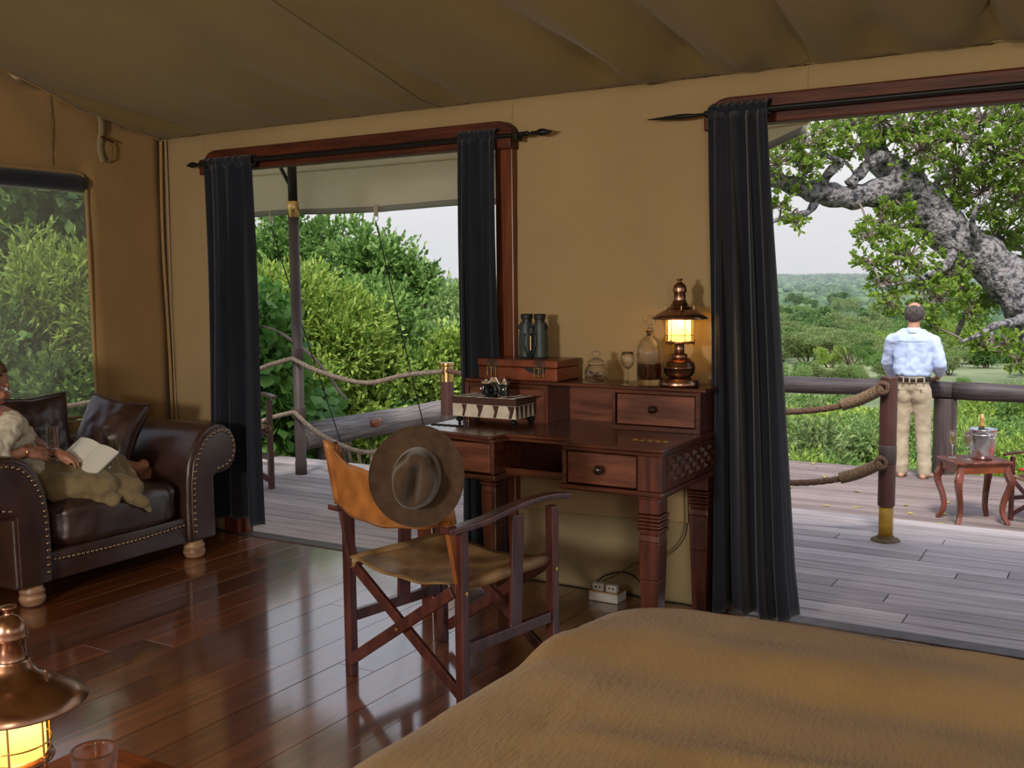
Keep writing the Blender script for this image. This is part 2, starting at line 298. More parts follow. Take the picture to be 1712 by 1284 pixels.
def thing(name, label, cat, loc=(0, 0, 0), rz=0, group=None):
    o = bpy.data.objects.new(name, None); COL.objects.link(o); o.location = loc; o.rotation_euler = (0, 0, rz); o.empty_display_size = .1
    return tag(o, label, cat, group)
def remesh(o, vox, smooth=4, disp=0, dscale=.1, seed=0):
    r = o.modifiers.new('r', 'REMESH'); r.mode = 'VOXEL'; r.voxel_size = vox; r.use_smooth_shade = True
    if smooth: q = o.modifiers.new('m', 'SMOOTH'); q.factor = .6; q.iterations = smooth
    if disp:
        t = bpy.data.textures.new('folds', 'CLOUDS'); t.noise_scale = dscale; t.noise_depth = 1
        q = o.modifiers.new('d', 'DISPLACE'); q.texture = t; q.strength = disp; q.mid_level = .5; q.texture_coords = 'LOCAL'
    return o
def copy_tree(o, parent=None):
    c = o.copy(); COL.objects.link(c); c.parent = parent
    for ch in list(o.children): copy_tree(ch, c)
    return c
def rnd(a, b): return random.uniform(a, b)
def lerp(a, b, t): return a+(b-a)*t
def smooth_path(pts, n=8):
    """Catmull-Rom through points"""
    P = [Vector(p) for p in pts]; P = [P[0]*2-P[1]]+P+[P[-1]*2-P[-2]]; out = []
    for i in range(1, len(P)-2):
        for k in range(n):
            t = k/n; out.append(.5*((2*P[i])+(P[i+1]-P[i-1])*t+(2*P[i-1]-5*P[i]+4*P[i+1]-P[i+2])*t*t+(3*P[i]-P[i-1]-3*P[i+1]+P[i+2])*t**3))
    out.append(P[-2]); return out

# ================================================================== STRUCTURE
XL, XR, YF, YB, EAVE = -5.28, 3.2, 4.56, -3.0, 2.42
def nz3(x, y, z, s=1): return mnoise.noise(Vector((x*s, y*s, z*s)))
def holed(us, vs, holes, fn):
    """sheet over the (u, v) breakpoints without the cells whose centre lies in a hole"""
    mb = MB(); idx = {}
    for j, v in enumerate(vs):
        for i, u in enumerate(us): idx[i, j] = len(mb.v); mb.v.append(fn(u, v))
    for j in range(len(vs)-1):
        for i in range(len(us)-1):
            cu, cv = (us[i]+us[i+1])/2, (vs[j]+vs[j+1])/2
            if any(a < cu < b and c < cv < d for a, b, c, d in holes): continue
            mb.f.append((idx[i, j], idx[i+1, j], idx[i+1, j+1], idx[i, j+1]))
    return mb
def breaks(a, b, step, extra=()):
    s = set(round(float(v), 4) for v in np.linspace(a, b, int((b-a)/step)+1)) | set(extra)
    out = []
    for v in sorted(s):
        if out and v-out[-1] < .012:
            if v in extra: out[-1] = v
            continue
        out.append(v)
    return out
def wfold(x, z):
    d = .010*nz3(x, 0, z, 1.1)+.004*nz3(x, 3, z, 5)
    for (x0, k, w_, a) in ((-5.18, -.20, .03, .010), (-5.02, -.26, .035, .009), (-1.35, .9, .03, -.007), (-.75, .8, .03, -.007), (-.5, .9, .03, -.006)):
        q = (x-x0)-(2.42-z)*k*.25; d += a*math.exp(-(q/w_)**2)*math.exp(-abs(2.42-z)*(.45 if x0 < -4 else 5))
    return d
us = breaks(XL, XR, .09, (-4.70, -2.77, -1.60, 2.6)); vs_ = breaks(-.02, EAVE+.02, .09, (2.24,))
wf = obj('wall_front', holed(us, vs_, [(-4.70, -2.77, -1, 2.24), (-1.60, 2.6, -1, 2.24)], lambda x, z: (x, YF+wfold(x, z), z)), M['canvas'], smooth=True, solid=.012); tag(wf, kind='structure')
for x in (-5.235, -4.905, -2.735, -1.27):
    obj('seam', MB().tube([(x+.004*math.sin(z*6), YF+wfold(x, z)-.008, z) for z in np.linspace(.02 if x < -5 else 2.3 if x > -4.95 else .9, 2.41, 14)], .0028 if x > -5.1 else .007, 6), M['canvas'], wf)
def roofz(x, y):
    if y > .75: t = (YF-y)/(YF-.75); z = EAVE+(YF-y)*.292
    else: t = (y-YB)/(.75-YB); z = EAVE+(y-YB)*1.112/3.75
    z += -.07*math.sin(PI*min(max(t, 0), 1))**.8
    if y > .75:
        e = (YF-y)
        z += .010*nz3(x*1.3, y*.5, 0, 1.6)*min(e*3, 1)
        for (x0, k, w_, a, dl) in ((-2.15, .55, .07, .050, .8), (-1.95, .40, .05, -.038, .7), (-1.72, .35, .06, .045, .9), (-1.50, .10, .05, -.030, .7), (-1.27, .05, .035, .030, 2.5), (-.95, -.1, .07, .032, .6), (-.70, .02, .07, -.026, .6), (-.55, -.1, .03, .05, .5), (-.42, -.25, .035, -.05, .5), (-.2, -.1, .08, .04, .6),
                                   (-3.0, .5, .05, .018, .5), (-3.3, .6, .05, -.016, .5), (-3.7, .7, .06, .016, .5), (-4.1, .8, .05, -.014, .5), (-3.15, .0, .03, -.016, 3.), (-4.9, 1.1, .04, .02, .7), (-5.1, .9, .03, -.02, .9)):
            q = (x-x0)+e*k*.35; z += 2.4*a*math.exp(-(q/(w_*(1+.5*e)))**2)*math.exp(-e/dl)*min(e*5, 1)
    return z
us = breaks(XL, XR, .045); vy = sorted(set([round(float(v), 3) for v in np.linspace(1.6, YF+.01, 70)]+[round(float(v), 3) for v in np.linspace(YB-.01, 1.6, 22)]))
mb = MB()
for y in vy:
    for x in us: mb.v.append((x, y, roofz(x, y)))
nU = len(us); mb.f = [(j*nU+i, j*nU+i+1, (j+1)*nU+i+1, (j+1)*nU+i) for j in range(len(vy)-1) for i in range(nU-1)]
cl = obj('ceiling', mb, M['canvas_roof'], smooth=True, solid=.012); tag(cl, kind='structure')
for x in (-3.15, -1.27):
    for dx in ((0,) if x < -2 else (-.016, .016)): obj('seam', MB().tube([(x+dx, y, roofz(x+dx, y)-.008) for y in np.linspace(.8, YF-.01, 60)], .0035, 6), M['canvas_roof'], cl)
obj('eave_piping', MB().tube([(x, YF-.012, roofz(x, YF-.02)-.004) for x in np.linspace(XL+.01, XR-.01, 120)], .006, 6), M['canvas_roof'], cl)
def sfold(y, z):
    d = .012*nz3(0, y, z, 1.4)
    for (y0, k, w_, a) in ((3.55, .9, .05, .022), (3.75, 1.0, .045, -.02), (3.95, 1.1, .04, .018), (3.4, .8, .05, -.018)):
        q = (y-y0)-(2.7-z)*k; d += a*math.exp(-(q/w_)**2)*math.exp(-abs(2.75-z)*1.2)
    return d
ys = breaks(YB, YF, .08, (1.55, 4.0)); vz = breaks(-.02, 3.56, .08, (.74, 2.165))
def sidept(x0, sgn):
    def f(y, z):
        zt = roofz(x0, y)+.01; zz = min(z, zt); return (x0+sgn*sfold(y, zz), y, zz)
    return f
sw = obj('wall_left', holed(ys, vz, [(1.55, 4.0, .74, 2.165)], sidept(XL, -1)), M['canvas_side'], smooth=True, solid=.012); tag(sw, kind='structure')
obj('seam', MB().tube([(XL+.012, 3.79+.004*math.sin(z*8), z) for z in np.linspace(2.19, 2.60, 8)], .003, 6), M['seam'], sw)
obj('seam', MB().tube([(XL+.012, y, roofz(XL, y)-.012) for y in np.linspace(1.0, 4.54, 40)], .006, 6), M['canvas_side'], sw)
obj('corner_piping', MB().tube([(XL+.03+.008*math.sin(z*3), YF-.03-.006*math.sin(z*4), z) for z in np.linspace(.01, 2.40, 20)], .010, 8), M['canvas_side'], sw)
obj('corner_piping', MB().tube([(XL+.058+.006*math.sin(z*3+1), YF-.016, z) for z in np.linspace(.01, 2.40, 20)], .005, 8), M['canvas'], sw)
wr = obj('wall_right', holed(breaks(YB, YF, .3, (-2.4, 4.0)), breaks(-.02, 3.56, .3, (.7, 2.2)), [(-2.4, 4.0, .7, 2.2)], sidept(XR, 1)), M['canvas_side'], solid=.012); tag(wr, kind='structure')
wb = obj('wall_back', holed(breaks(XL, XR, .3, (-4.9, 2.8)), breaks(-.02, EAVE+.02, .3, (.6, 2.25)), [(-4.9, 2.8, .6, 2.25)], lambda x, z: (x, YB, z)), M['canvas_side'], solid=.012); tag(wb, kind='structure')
# lower flap of the front wall between the doors
def flap(u, v):
    x = lerp(-2.76, -1.62, u); z = lerp(.375+.01*math.sin(x*3), .004, v)
    return (x, YF-.022-.02*v*abs(math.sin(x*7+2*v))-.035*max(0, v-.8)*(1+math.sin(x*23+v*9)), z)
tag(obj('wall_flap', MB().grid(60, 22, flap), M['canvas_low'], wf, smooth=True, solid=.004), kind='structure')
# window_1 of the side wall: rounded binding, rolled blind, insect screen
m, nt, b = newmat('insect_screen'); tr = N(nt, 'ShaderNodeBsdfTransparent'); mx = N(nt, 'ShaderNodeMixShader'); mx.inputs[0].default_value = .80
b.inputs['Base Color'].default_value = (.42, .43, .41, 1); b.inputs['Roughness'].default_value = .9
nt.links.new(b.outputs[0], mx.inputs[1]); nt.links.new(tr.outputs[0], mx.inputs[2]); nt.links.new(mx.outputs[0], nt.nodes['Material Output'].inputs[0]); M['screen'] = m
win = thing('window_1', None, None, (XL, 2.8, .74)); win['kind'] = 'structure'
obj('window_screen', MB().box(XL-.004, XL-.002, 1.53, 4.02, .72, 2.18), M['screen'], win)
pts = [(XL+.008, 1.56, 2.163), (XL+.008, 3.93, 2.163), (XL+.008, 3.975, 2.15), (XL+.008, 3.998, 2.10), (XL+.008, 3.998, 1.5), (XL+.008, 3.996, .76), (XL+.008, 1.56, .75)]
obj('window_binding', MB().tube(pts, .011, 8), M['canvas_side'], win)
mb = MB().tube([(XL-.028+.004*math.sin(y*5), y, 2.105+.004*math.sin(y*4)) for y in np.linspace(1.5, 4.0, 30)], .055, 14)
obj('rolled_blind', mb, M['curtain'], win, smooth=True)
# toggle strap hanging on the side wall
t = thing('toggle_strap', 'pale webbing strap with dark toggle hanging on the side wall above the window', 'strap', (XL+.03, 4.12, 2.23))
obj('webbing', MB().grid(3, 14, lambda u, v: (XL+.022+.012*math.sin(v*7), 4.085+.05*u, lerp(2.50, 2.235, v))), M['canvas_low'], t, solid=.004, smooth=True)
obj('toggle', MB().cap((XL+.05, 4.09, 2.375), (XL+.05, 4.165, 2.355), .007, .006), M['beam'], t, smooth=True)
obj('loop', MB().tube([(XL+.04, 4.15, 2.37), (XL+.045, 4.16, 2.32), (XL+.045, 4.158, 2.26), (XL+.035, 4.13, 2.235)], .006, 6), M['seam'], t)

# ---- floors: every plank its own mesh
def plank_rows(parent, m, along, a0, a1, b0, b1, wd, z, th, lmin, lmax, name='plank', gap=.0025, bev=.0006):
    cache = {}; b_ = b0; first = True
    while b_ < b1-.02:
        w_ = min(wd, b1-b_); a_ = a0-rnd(0, .5*lmin)
        while a_ < a1-.05:
            L_ = round(rnd(lmin, lmax)*5)/5; s, e = max(a_, a0), min(a_+L_, a1)
            if a1-e < .35: e = a1
            if e-s > .05:
                L2, W2 = e-s-gap*.7, w_-gap; key = (round(L2, 3), round(W2, 3))
                if key not in cache:
                    bm = bmesh.new(); bmesh.ops.create_cube(bm, size=1)
                    sc = (L2, W2, th) if along == 'x' else (W2, L2, th)
                    bmesh.ops.scale(bm, vec=sc, verts=bm.verts)
                    tops = [ed for ed in bm.edges if all(v.co.z > 0 for v in ed.verts)]
                    bmesh.ops.bevel(bm, geom=tops, offset=bev, segments=1, affect='EDGES')
                    me = bpy.data.meshes.new(name); bm.to_mesh(me); bm.free(); me.materials.append(m); cache[key] = me
                o = bpy.data.objects.new(name, cache[key]); COL.objects.link(o); o.parent = parent
                c = ((s+e)/2, b_+w_/2) if along == 'x' else (b_+w_/2, (s+e)/2)
                o.location = Vector((c[0], c[1], z-th/2+rnd(-.0006, .0006)))-wloc(parent)
            a_ = e if e < a1 else a1+1
        b_ += wd
fl = obj('floor', MB().box(XL, XR, YB, 4.50, -.09, -.022), M['iron']); tag(fl, kind='structure')
plank_rows(fl, M['floor'], 'y', YB, 4.50, XL+.005, XR-.005, .183, 0, .02, 1.4, 3.2)
th_ = obj('threshold', MB().box(-4.72, -2.75, 4.50, 4.60, -.05, .006).box(-1.62, 2.6, 4.50, 4.60, -.05, .006).box(XL, -4.72, 4.50, 4.6, -.05, 0).box(-2.75, -1.62, 4.50, 4.6, -.05, 0), M['polegrey'], bevel=.004); tag(th_, kind='structure')
dk = obj('deck', MB().box(-7.3, 3.4, 4.61, 6.80, -.14, -.034), M['logx']); tag(dk, kind='structure')
plank_rows(dk, M['deck'], 'x', -7.3, 3.4, 4.605, 6.83, .139, -.004, .03, 2.4, 4.2, gap=.008, bev=.004)
dl = obj('lower_deck', MB().box(-6.5, 3.4, 6.86, 11.42, -.66, -.535), M['logx']); tag(dl, kind='structure')
plank_rows(dl, M['deck_low'], 'x', -6.5, 3.4, 6.86, 11.46, .139, -.5, .03, 2.6, 4.2, gap=.009, bev=.004)
obj('riser_board', MB().box(-7.3, 3.4, 6.805, 6.825, -.5, -.036), M['deck_low'], dk)

# ---- door frames
def doorframe(name, x0, x1, jambs, round_r):
    r = thing(name, None, None, (x0, YF, 0)); r['kind'] = 'structure'
    zt, zb = 2.305, 2.235; poly = [(x0+.02, zb)]
    for k in range(7): a = PI-PI/2*k/6; poly.append((x0+.09+.09*math.cos(a), zt-.06+.06*math.sin(a)))
    if x1 < 0:
        for k in range(7): a = PI/2-PI/2*k/6; poly.append((x1-.09+.09*math.cos(a), zt-.06+.06*math.sin(a)))
        poly.append((x1-.0, zb))
    else: poly += [(x1, zt), (x1, zb)]
    obj('head_board', MB().prism(poly, YF-.07, YF+.02, 'y'), M['beam'], r, bevel=.008)
    obj('head_moulding', MB().box(x0+.05, x1-.05, YF-.02, YF+.07, 2.188, 2.24), M['beam'], r, bevel=.008)
    for i, (a, b_) in enumerate(jambs):
        obj('jamb', MB().box(a, b_, YF-.05, YF+.03, 0, 2.235), M['post'], r, bevel=.006)
        inn = (b_, b_+.03) if i == 0 and a < -4 or x0 > -2 else (a-.03, a)
        obj('jamb_strip', MB().box(inn[0], inn[1], YF-.015, YF+.05, 0, 2.19), M['post'], r, bevel=.008)
    return r
d1 = doorframe('door_1', -4.83, -2.695, [(-4.80, -4.68), (-2.80, -2.705)], .05)
obj('corner_block', MB().box(-2.80, -2.695, YF-.085, YF+.02, 2.165, 2.255), M['beam'], d1, bevel=.008)
obj('corner_block', MB().box(-4.86, -4.76, YF-.085, YF+.02, 2.165, 2.255), M['beam'], d1, bevel=.008)
d2 = doorframe('door_2', -1.68, 2.7, [(-1.67, -1.56)], .05)
obj('corner_block', MB().box(-1.70, -1.60, YF-.085, YF+.02, 2.165, 2.255), M['beam'], d2, bevel=.008)

# ================================================================== CURTAINS AND RODS
def finial(mb, x, y, z, s, kind):
    if kind == 'leaf': prof = [(.009, 0), (.016, .006), (.016, .014), (.007, .022), (.007, .035), (.014, .04), (.010, .048), (.012, .06), (.022, .085), (.020, .105), (.010, .13), (.001, .150)]
    else: prof = [(.010, 0), (.018, .006), (.018, .018), (.009, .028), (.009, .07), (.013, .10), (.015, .14), (.010, .20), (.004, .28), (.001, .30)]
    mb.lathe((x, y, z), [(r, h*s) for r, h in prof], 14, 'x', sy=.8)
def rod(x0, x1, z, kl, kr, label):
    t = thing('curtain_rod', label, 'curtain rod', (x0, YF-.10, z))
    obj('bar', MB().tube([(x0, YF-.10, z), (x1, YF-.10, z)], .0115, 12), M['iron'], t, smooth=False)
    m_ = MB(); finial(m_, x0, YF-.10, z, -1, kl); obj('finial', m_, M['iron'], t, smooth=True)
    if kr: m_ = MB(); finial(m_, x1, YF-.10, z, 1, kr); obj('finial', m_, M['iron'], t, smooth=True)
    for x in (x0+.03, x1-.05):
        obj('bracket', MB().box(x-.012, x+.012, YF-.12, YF-.06, z-.03, z+.012), M['iron'], t, bevel=.003)
    return t
rod(-4.80, -2.60, 2.225, 'leaf', 'leaf', 'black iron curtain rod with leaf finials over the door beside the sofa')
rod(-1.665, 2.6, 2.235, 'spear', None, 'black iron curtain rod with a long spear finial beside the desk lamp')
def curtain(label, x0t, x1t, x0b, x1b, zt, zb, folds, amp, seed, flare=0, ragged=0):
    rs = random.Random(seed); ph = [rs.uniform(0, 6) for _ in range(6)]; y0 = YF-.11
    t = thing('curtain', label, 'curtain', ((x0b+x1b)/2, y0, zb), 0, 'dark curtains at the tent doors')
    def prof(s, z, g):
        k = (zt-z)/(zt-zb); e = k**1.3
        xa = lerp(x0t, x0b, e); xb = lerp(x1t, x1b, min(1, k**1.1)+flare*max(0, k-.9))
        q = s+.03*math.sin(2*PI*s*2+ph[0]+k*1.1)*math.sin(PI*s)+.012*math.sin(ph[1]+k*3)*math.sin(PI*s)
        a = amp*g*(.45+.55*min(1, k*3))*(1+.35*math.sin(ph[2]+s*7+k*1.5))
        y = y0+a*math.sin(2*PI*folds*q+ph[3]*k*.25)+a*.35*math.sin(2*PI*folds*2.3*q+ph[4]+k*1.2)+.012*math.sin(k*5+ph[5])
        return (lerp(xa, xb, s)+a*.25*math.sin(4*PI*folds*q), y, z+(ragged*(.5-s)+.012*math.sin(s*9+seed))*max(0, k-.9)*10)
    obj('drape', MB().grid(130, 60, lambda u, v: prof(u, lerp(zt, zb, v**1.0), 1)), M['curtain'], t, smooth=True, solid=.003)
    def pk(u, v):       # gathered rod pocket with a little ruffle above and below
        a = 2*PI*v; s = u; x = lerp(x0t-.004, x1t+.004, s); r = .0205+.0015*math.sin(s*folds*2*PI*1.9+ph[1])+.0012*math.sin(s*97)
        return (x+.003*math.sin(a*2+s*30), y0+.015+r*math.cos(a), zt+.012+1.45*r*math.sin(a)+.004*math.sin(s*48+ph[2]))
    obj('rod_pocket', MB().grid(90, 14, pk), M['curtain'], t, smooth=True)
    return t
curtain('dark blue curtain hanging behind the sofa arm beside the left door', -4.79, -4.41, -4.83, -4.40, 2.212, .118, 3, .045, 3, ragged=.02)
curtain('dark blue curtain hanging against the door post behind the binoculars', -2.985, -2.765, -3.00, -2.745, 2.222, .07, 4, .035, 11)
curtain('widest dark blue curtain, flaring at the floor between desk and deck doorway', -1.665, -1.405, -1.63, -1.255, 2.232, .03, 4, .042, 5, flare=.6)

# ================================================================== OUTSIDE: AWNING, POSTS, ROPES, RAILS
aw = thing('awning', 'khaki canvas awning with a deep hanging valance outside the left door', 'awning', (-4.5, 6.3, 2.05))
def aroof(u, v):
    x = lerp(-7.4, -1.76, u); y = lerp(4.60, 6.42, v); return (x, y, lerp(2.82, 2.46, v)-.06*math.sin(PI*v)+.015*math.sin(x*5)*v)
obj('awning_roof', MB().grid(60, 14, aroof), M['canvas_awning'], aw, smooth=True, solid=.004)
def vz0(x): return 2.05+max(0, x+3.0)*.20+max(0, x+2.2)*.18+.008*math.sin(x*4)
def aval(u, v):
    x = lerp(-7.4, -1.76, u); zb = vz0(x); z = lerp(2.455, zb, v)
    y = 6.42-.10*v+.018*math.sin(x*6+v*4)*v+.03*math.exp(-((x+4.7+v*.25)/.05)**2)*v-.03*math.exp(-((x+4.45-v*.3)/.07)**2)*v
    return (x, y, z)
obj('valance', MB().grid(110, 12, aval), M['canvas_awning'], aw, smooth=True, solid=.004)
obj('valance_hem', MB().grid(110, 3, lambda u, v: (lambda p: (p[0], p[1]-.006, p[2]+.022*(1-2*v)+.022))(aval(u, 1))), M['hem'], aw, smooth=True, solid=.006)
obj('fold_seam', MB().tube([(lambda p: (p[0], p[1]-.008, p[2]))(aval(u, .14)) for u in np.linspace(0, 1, 80)], .006, 6), M['canvas_awning'], aw)
for x in (-6.05, -4.98):
    obj('ring_tab', MB().box(x-.014, x+.014, 6.295, 6.315, 2.01, 2.10), M['canvas_awning'], aw)
    obj('ring', MB().tube([(x+.024*math.cos(a), 6.30, 2.0+.024*math.sin(a)) for a in np.linspace(0, 2*PI, 17)], .0035, 6, caps=False), M['steel'], aw)
for i, (a, b_) in enumerate((((-4.98, 6.30, 1.975), (-4.83, 6.80, -.02)), ((-6.05, 6.30, 1.975), (-5.72, 6.79, -.02)))):
    t = tag(obj('guy_rope', MB().tube([a, lerp(Vector(a), Vector(b_), .5)+Vector((0, 0, -.02)), b_], .0045, 6), M['iron']), ('thin dark guy rope running down from the awning ring in the middle of the doorway', 'thin dark guy rope beside the tall pole, near the left curtain')[i], 'rope')
# tall awning pole
pl = thing('awning_pole', 'tall brown awning pole with brass joint standing on the deck', 'pole', (-5.73, 6.22, -.004))
obj('lower_pole', MB().lathe((-5.73, 6.22, -.004), [(.047, 0), (.047, .10), (.043, .11), (.041, 2.05)], 20), M['polegrey'], pl, smooth=True)
obj('upper_pole', MB().lathe((-5.73, 6.22, 2.05), [(.036, 0), (.036, .50)], 20), M['iron'], pl, smooth=True)
obj('brass_sleeve', MB().lathe((-5.73, 6.22, 2.03), [(.045, 0), (.045, .12), (.040, .125)], 20), M['brass'], pl, smooth=True)
obj('brace', MB().tube([(-5.708, 6.22, 2.20), (-5.88, 6.20, 2.50)], .014, 8), M['iron'], pl)
for z in (.49, .96): obj('collar', MB().lathe((-5.73, 6.22, z-.05), [(.0445, 0), (.048, .01), (.048, .09), (.0445, .1)], 20), M['logz'], pl, smooth=True)
def railpost(label, x, top, band):
    t = thing('rail_post', label, 'post', (x, 6.22, -.004))
    obj('shaft', MB().lathe((x, 6.22, .20), [(.044, 0), (.048, .004), (.048, top-.21), (.046, top-.205), (0, top-.205)], 22), M['pole'], t, smooth=False)
    obj('base_band', MB().lathe((x, 6.22, .0), [(.040, 0), (.040, .205)], 22), M['yellow'] if band else M['brass'], t, smooth=True)
    obj('foot_plate', MB().lathe((x, 6.22, -.004), [(.085, 0), (.08, .012), (.05, .016), (.048, .03)], 9), M['seam'], t)
    obj('collar', MB().lathe((x, 6.22, .45), [(.0485, 0), (.0505, .005), (.0505, .10), (.0485, .105)], 22), M['polegrey'], t, smooth=True)
    return t
railpost('round brown rail post with yellow band at its foot beside the deck steps', -1.235, .955, True)
railpost('round brown rail post with pale cap, half hidden behind the curtain and desk', -4.30, .93, False)
obj('cap', MB().lathe((-4.30, 6.22, .80), [(.049, 0), (.049, .11), (.055, .12), (.055, .135), (0, .136)], 20), M['brass'], bpy.data.objects['rail_post.001'])
def rope(label, pts, m, r=.016, whip=None):
    P = smooth_path(pts, 26); t = thing('rail_rope', label, 'rope', tuple(P[len(P)//2]))
    obj('strands', MB().tube(P, r, 12, twist=.38, lobes=3, lobed=.16), m, t, smooth=True)
    if whip:
        W = smooth_path(whip, 60); rr = [.033+.0025*math.sin(i*2.2) for i in range(len(W))]; rr[0] = rr[-1] = .024
        obj('whipping', MB().tube(W, rr, 12), M['whip'], t, smooth=True)
        a = Vector(whip[-1]); obj('eye_loop', MB().tube([a+Vector((.028*math.cos(q)-.0, -.02, .030*math.sin(q))) for q in np.linspace(0, 2*PI, 15)], .013, 8, caps=False), M['rope_dark'], t, smooth=True)
        obj('eye_bolt', MB().tube([a+Vector((.028*math.cos(q), .01, .02+.016*math.sin(q))) for q in np.linspace(-.6, 3.7, 9)], .004, 6), M['steel'], t)
    return t
for i, (z1, z2, lab, lab2) in enumerate(((.915, .80, 'upper grey rope sagging from the tall pole to the next post', 'upper grey rope running from the tall pole off behind the curtain'), (.49, .27, 'lower grey rope sagging from the tall pole to the next post', 'lower grey rope running from the tall pole off behind the curtain'))):
    y = 6.165
    rope(lab, [(-5.74, y, z1+.012), (-5.45, y, lerp(z1, z2, .72)), (-5.02, y, z2-.035), (-4.62, y, lerp(z1, z2, .65)), (-4.30, y, z1-.04)], M['rope'], .0165)
    rope(lab2, [(-5.74, y, z1+.012), (-5.98, y, z1-.045), (-6.25, y, z1-.12), (-6.9, y, z1-.16), (-7.6, y, z1-.02)], M['rope'], .0165)
for i, (z1, z2, lab) in enumerate(((.885, .715, 'upper tarred rope with whipped end on the post with the yellow band'), (.455, .285, 'lower tarred rope with whipped end on the post with the yellow band'))):
    y = 6.165; dx = .02*i
    rope(lab, [(-1.27, y, z1), (-1.42, y, z1-.085), (-1.62, y, z2+.03), (-1.90, y, z2), (-2.4, y, z2-.03), (-3.2, y, z2+.02), (-4.26, y, z1)], M['rope_dark'], .0165,
         [(-1.255, y, z1+.005), (-1.32, y, z1-.035), (-1.40, y, z1-.075), (-1.485, y, z1-.105)][::-1])
tag(obj('side_rope', MB().tube(smooth_path([(-7.2, y, .72-.14*math.sin(PI*(y-4.1)/2.1)) for y in (3.6, 4.15, 4.6, 5.15, 5.7, 6.18)], 12), .0165, 12, twist=.38, lobes=3, lobed=.16), M['rope'], smooth=True), 'grey rope seen through the side window behind the leather cushions', 'rope')
# log rails
t = thing('log_rail', 'weathered grey log rail lying level beside the left deck', 'rail', (-6.45, 8.6, -.2))
P = [Vector((-6.45, y, .135)) for y in np.linspace(7.0, 11.2, 18)]
obj('log', MB().tube([p+Vector((.008*math.sin(p.y*3), 0, .008*math.sin(p.y*2))) for p in P], [.125-.004*i/4+.003*math.sin(i*1.7) for i in range(18)], 20), M['log'], t, smooth=True)
obj('knot', MB().ell((-6.34, 7.95, .165), (.03, .09, .05)), M['neartable'], t, smooth=True)
for y in (7.35, 9.2, 11.0): obj('short_post', MB().tube([(-6.45, y, -.9), (-6.45, y, .03)], .10, 14), M['log'], t, smooth=True)
t = thing('log_rail', 'dark log handrail that the man leans on at the edge of the lower deck', 'rail', (-1.5, 11.4, -.5))
obj('log', MB().tube([(x, 11.40+.01*math.sin(x), .355+.006*math.sin(x*2.3)) for x in np.linspace(-6.3, -1.64, 24)], [.090+.003*math.sin(i*1.3) for i in range(24)], 18), M['logx'], t, smooth=True)
obj('log', MB().tube([(x, 11.40, .352+.004*math.sin(x*3)) for x in np.linspace(-1.63, 2.2, 16)], [.090+.003*math.sin(i*1.9) for i in range(16)], 18), M['logx'], t, smooth=True)
for x in (-6.2, -1.71, 1.9): obj('rail_post', MB().tube([(x, 11.42, -.9), (x, 11.42, .275)], .112, 18), M['logz'], t, smooth=True, bevel=.01)

# ================================================================== TERRAIN AND PLANTS
def T(x, y):
    d = math.hypot(x, y)
    z = float(np.interp(d, [0, 9, 13, 18, 40, 80, 150, 300, 700, 1500, 2400, 3900, 6000], [-1.1, -1.1, -3.2, -4.6, -7.2, -9.0, -11., -13., -15., -17., -14., 8., 8.]))
    z += .35*nz3(x, y, 0, .12)*min(1, d/20)+min(d/60, 5)*nz3(x, y, 4, .012)+(min(1, max(0, (d-2300)/1500))*9*nz3(x, y, 9, .0011))
    if x < -7 and d < 60: z += min(1.0, (-7-x)*.3)*math.exp(-max(0, d-14)/14)
    return z
rr = [0, 4, 7, 9, 11, 13, 15, 18, 22, 27, 33, 40, 50, 62, 78, 100, 130, 170, 220, 300, 400, 550, 750, 1000, 1300, 1700, 2200, 2700, 3200, 3600, 3900, 4200, 5000, 6000]; NA = 180
mb = MB()
for r_ in rr:
    for k in range(NA): a = 2*PI*k/NA; mb.v.append((r_*math.cos(a), r_*math.sin(a), T(r_*math.cos(a), r_*math.sin(a))))
mb.f = [(i*NA+k, i*NA+(k+1) % NA, (i+1)*NA+(k+1) % NA, (i+1)*NA+k) for i in range(len(rr)-1) for k in range(NA)]
gm = mat('savanna_ground', (.12, .16, .07), (.34, .38, .20), rough=.95, scale=.05, detail=9, contrast=(.35, .65))
g = obj('ground', mb, gm, smooth=True, world=False); tag(g, kind='structure')

def leafmesh(name, P, Nn, size, m, shape='oval', fold=.25):
    """P (n,3) leaf bases, Nn (n,3) growing directions, size (n,): every leaf a folded pair of triangles"""
    n = len(P); D = Nn/np.linalg.norm(Nn, axis=1)[:, None]; A = np.random.normal(size=(n, 3)); S = np.cross(D, A); S /= np.linalg.norm(S, axis=1)[:, None]+1e-9; Up = np.cross(S, D)
    s = size[:, None]; wd = {'oval': .30, 'narrow': .16, 'round': .46}[shape]
    V = np.empty((n, 4, 3)); V[:, 0] = P; V[:, 1] = P+D*s*.55+S*s*wd+Up*s*fold*.4; V[:, 2] = P+D*s+Up*s*-.05; V[:, 3] = P+D*s*.55-S*s*wd+Up*s*fold*.4
    F = np.arange(n)[:, None]*4+np.array([[0, 1, 2, 0, 2, 3]]); return fastmesh(name, V.reshape(-1, 3), F.reshape(-1), 3, m)
def fastmesh(name, V, F, k, m):
    me = bpy.data.meshes.new(name); me.vertices.add(len(V)); me.vertices.foreach_set('co', V.astype(np.float32).ravel())
    me.loops.add(len(F)); me.loops.foreach_set('vertex_index', F.astype(np.int32)); me.polygons.add(len(F)//k); me.polygons.foreach_set('loop_start', np.arange(0, len(F), k, dtype=np.int32))
    me.update(calc_edges=True); me.materials.append(m); return me
def link(name, me, parent=None, kind=None):
    o = bpy.data.objects.new(name, me); COL.objects.link(o); o.parent = parent
    if kind: o['kind'] = kind
    return o
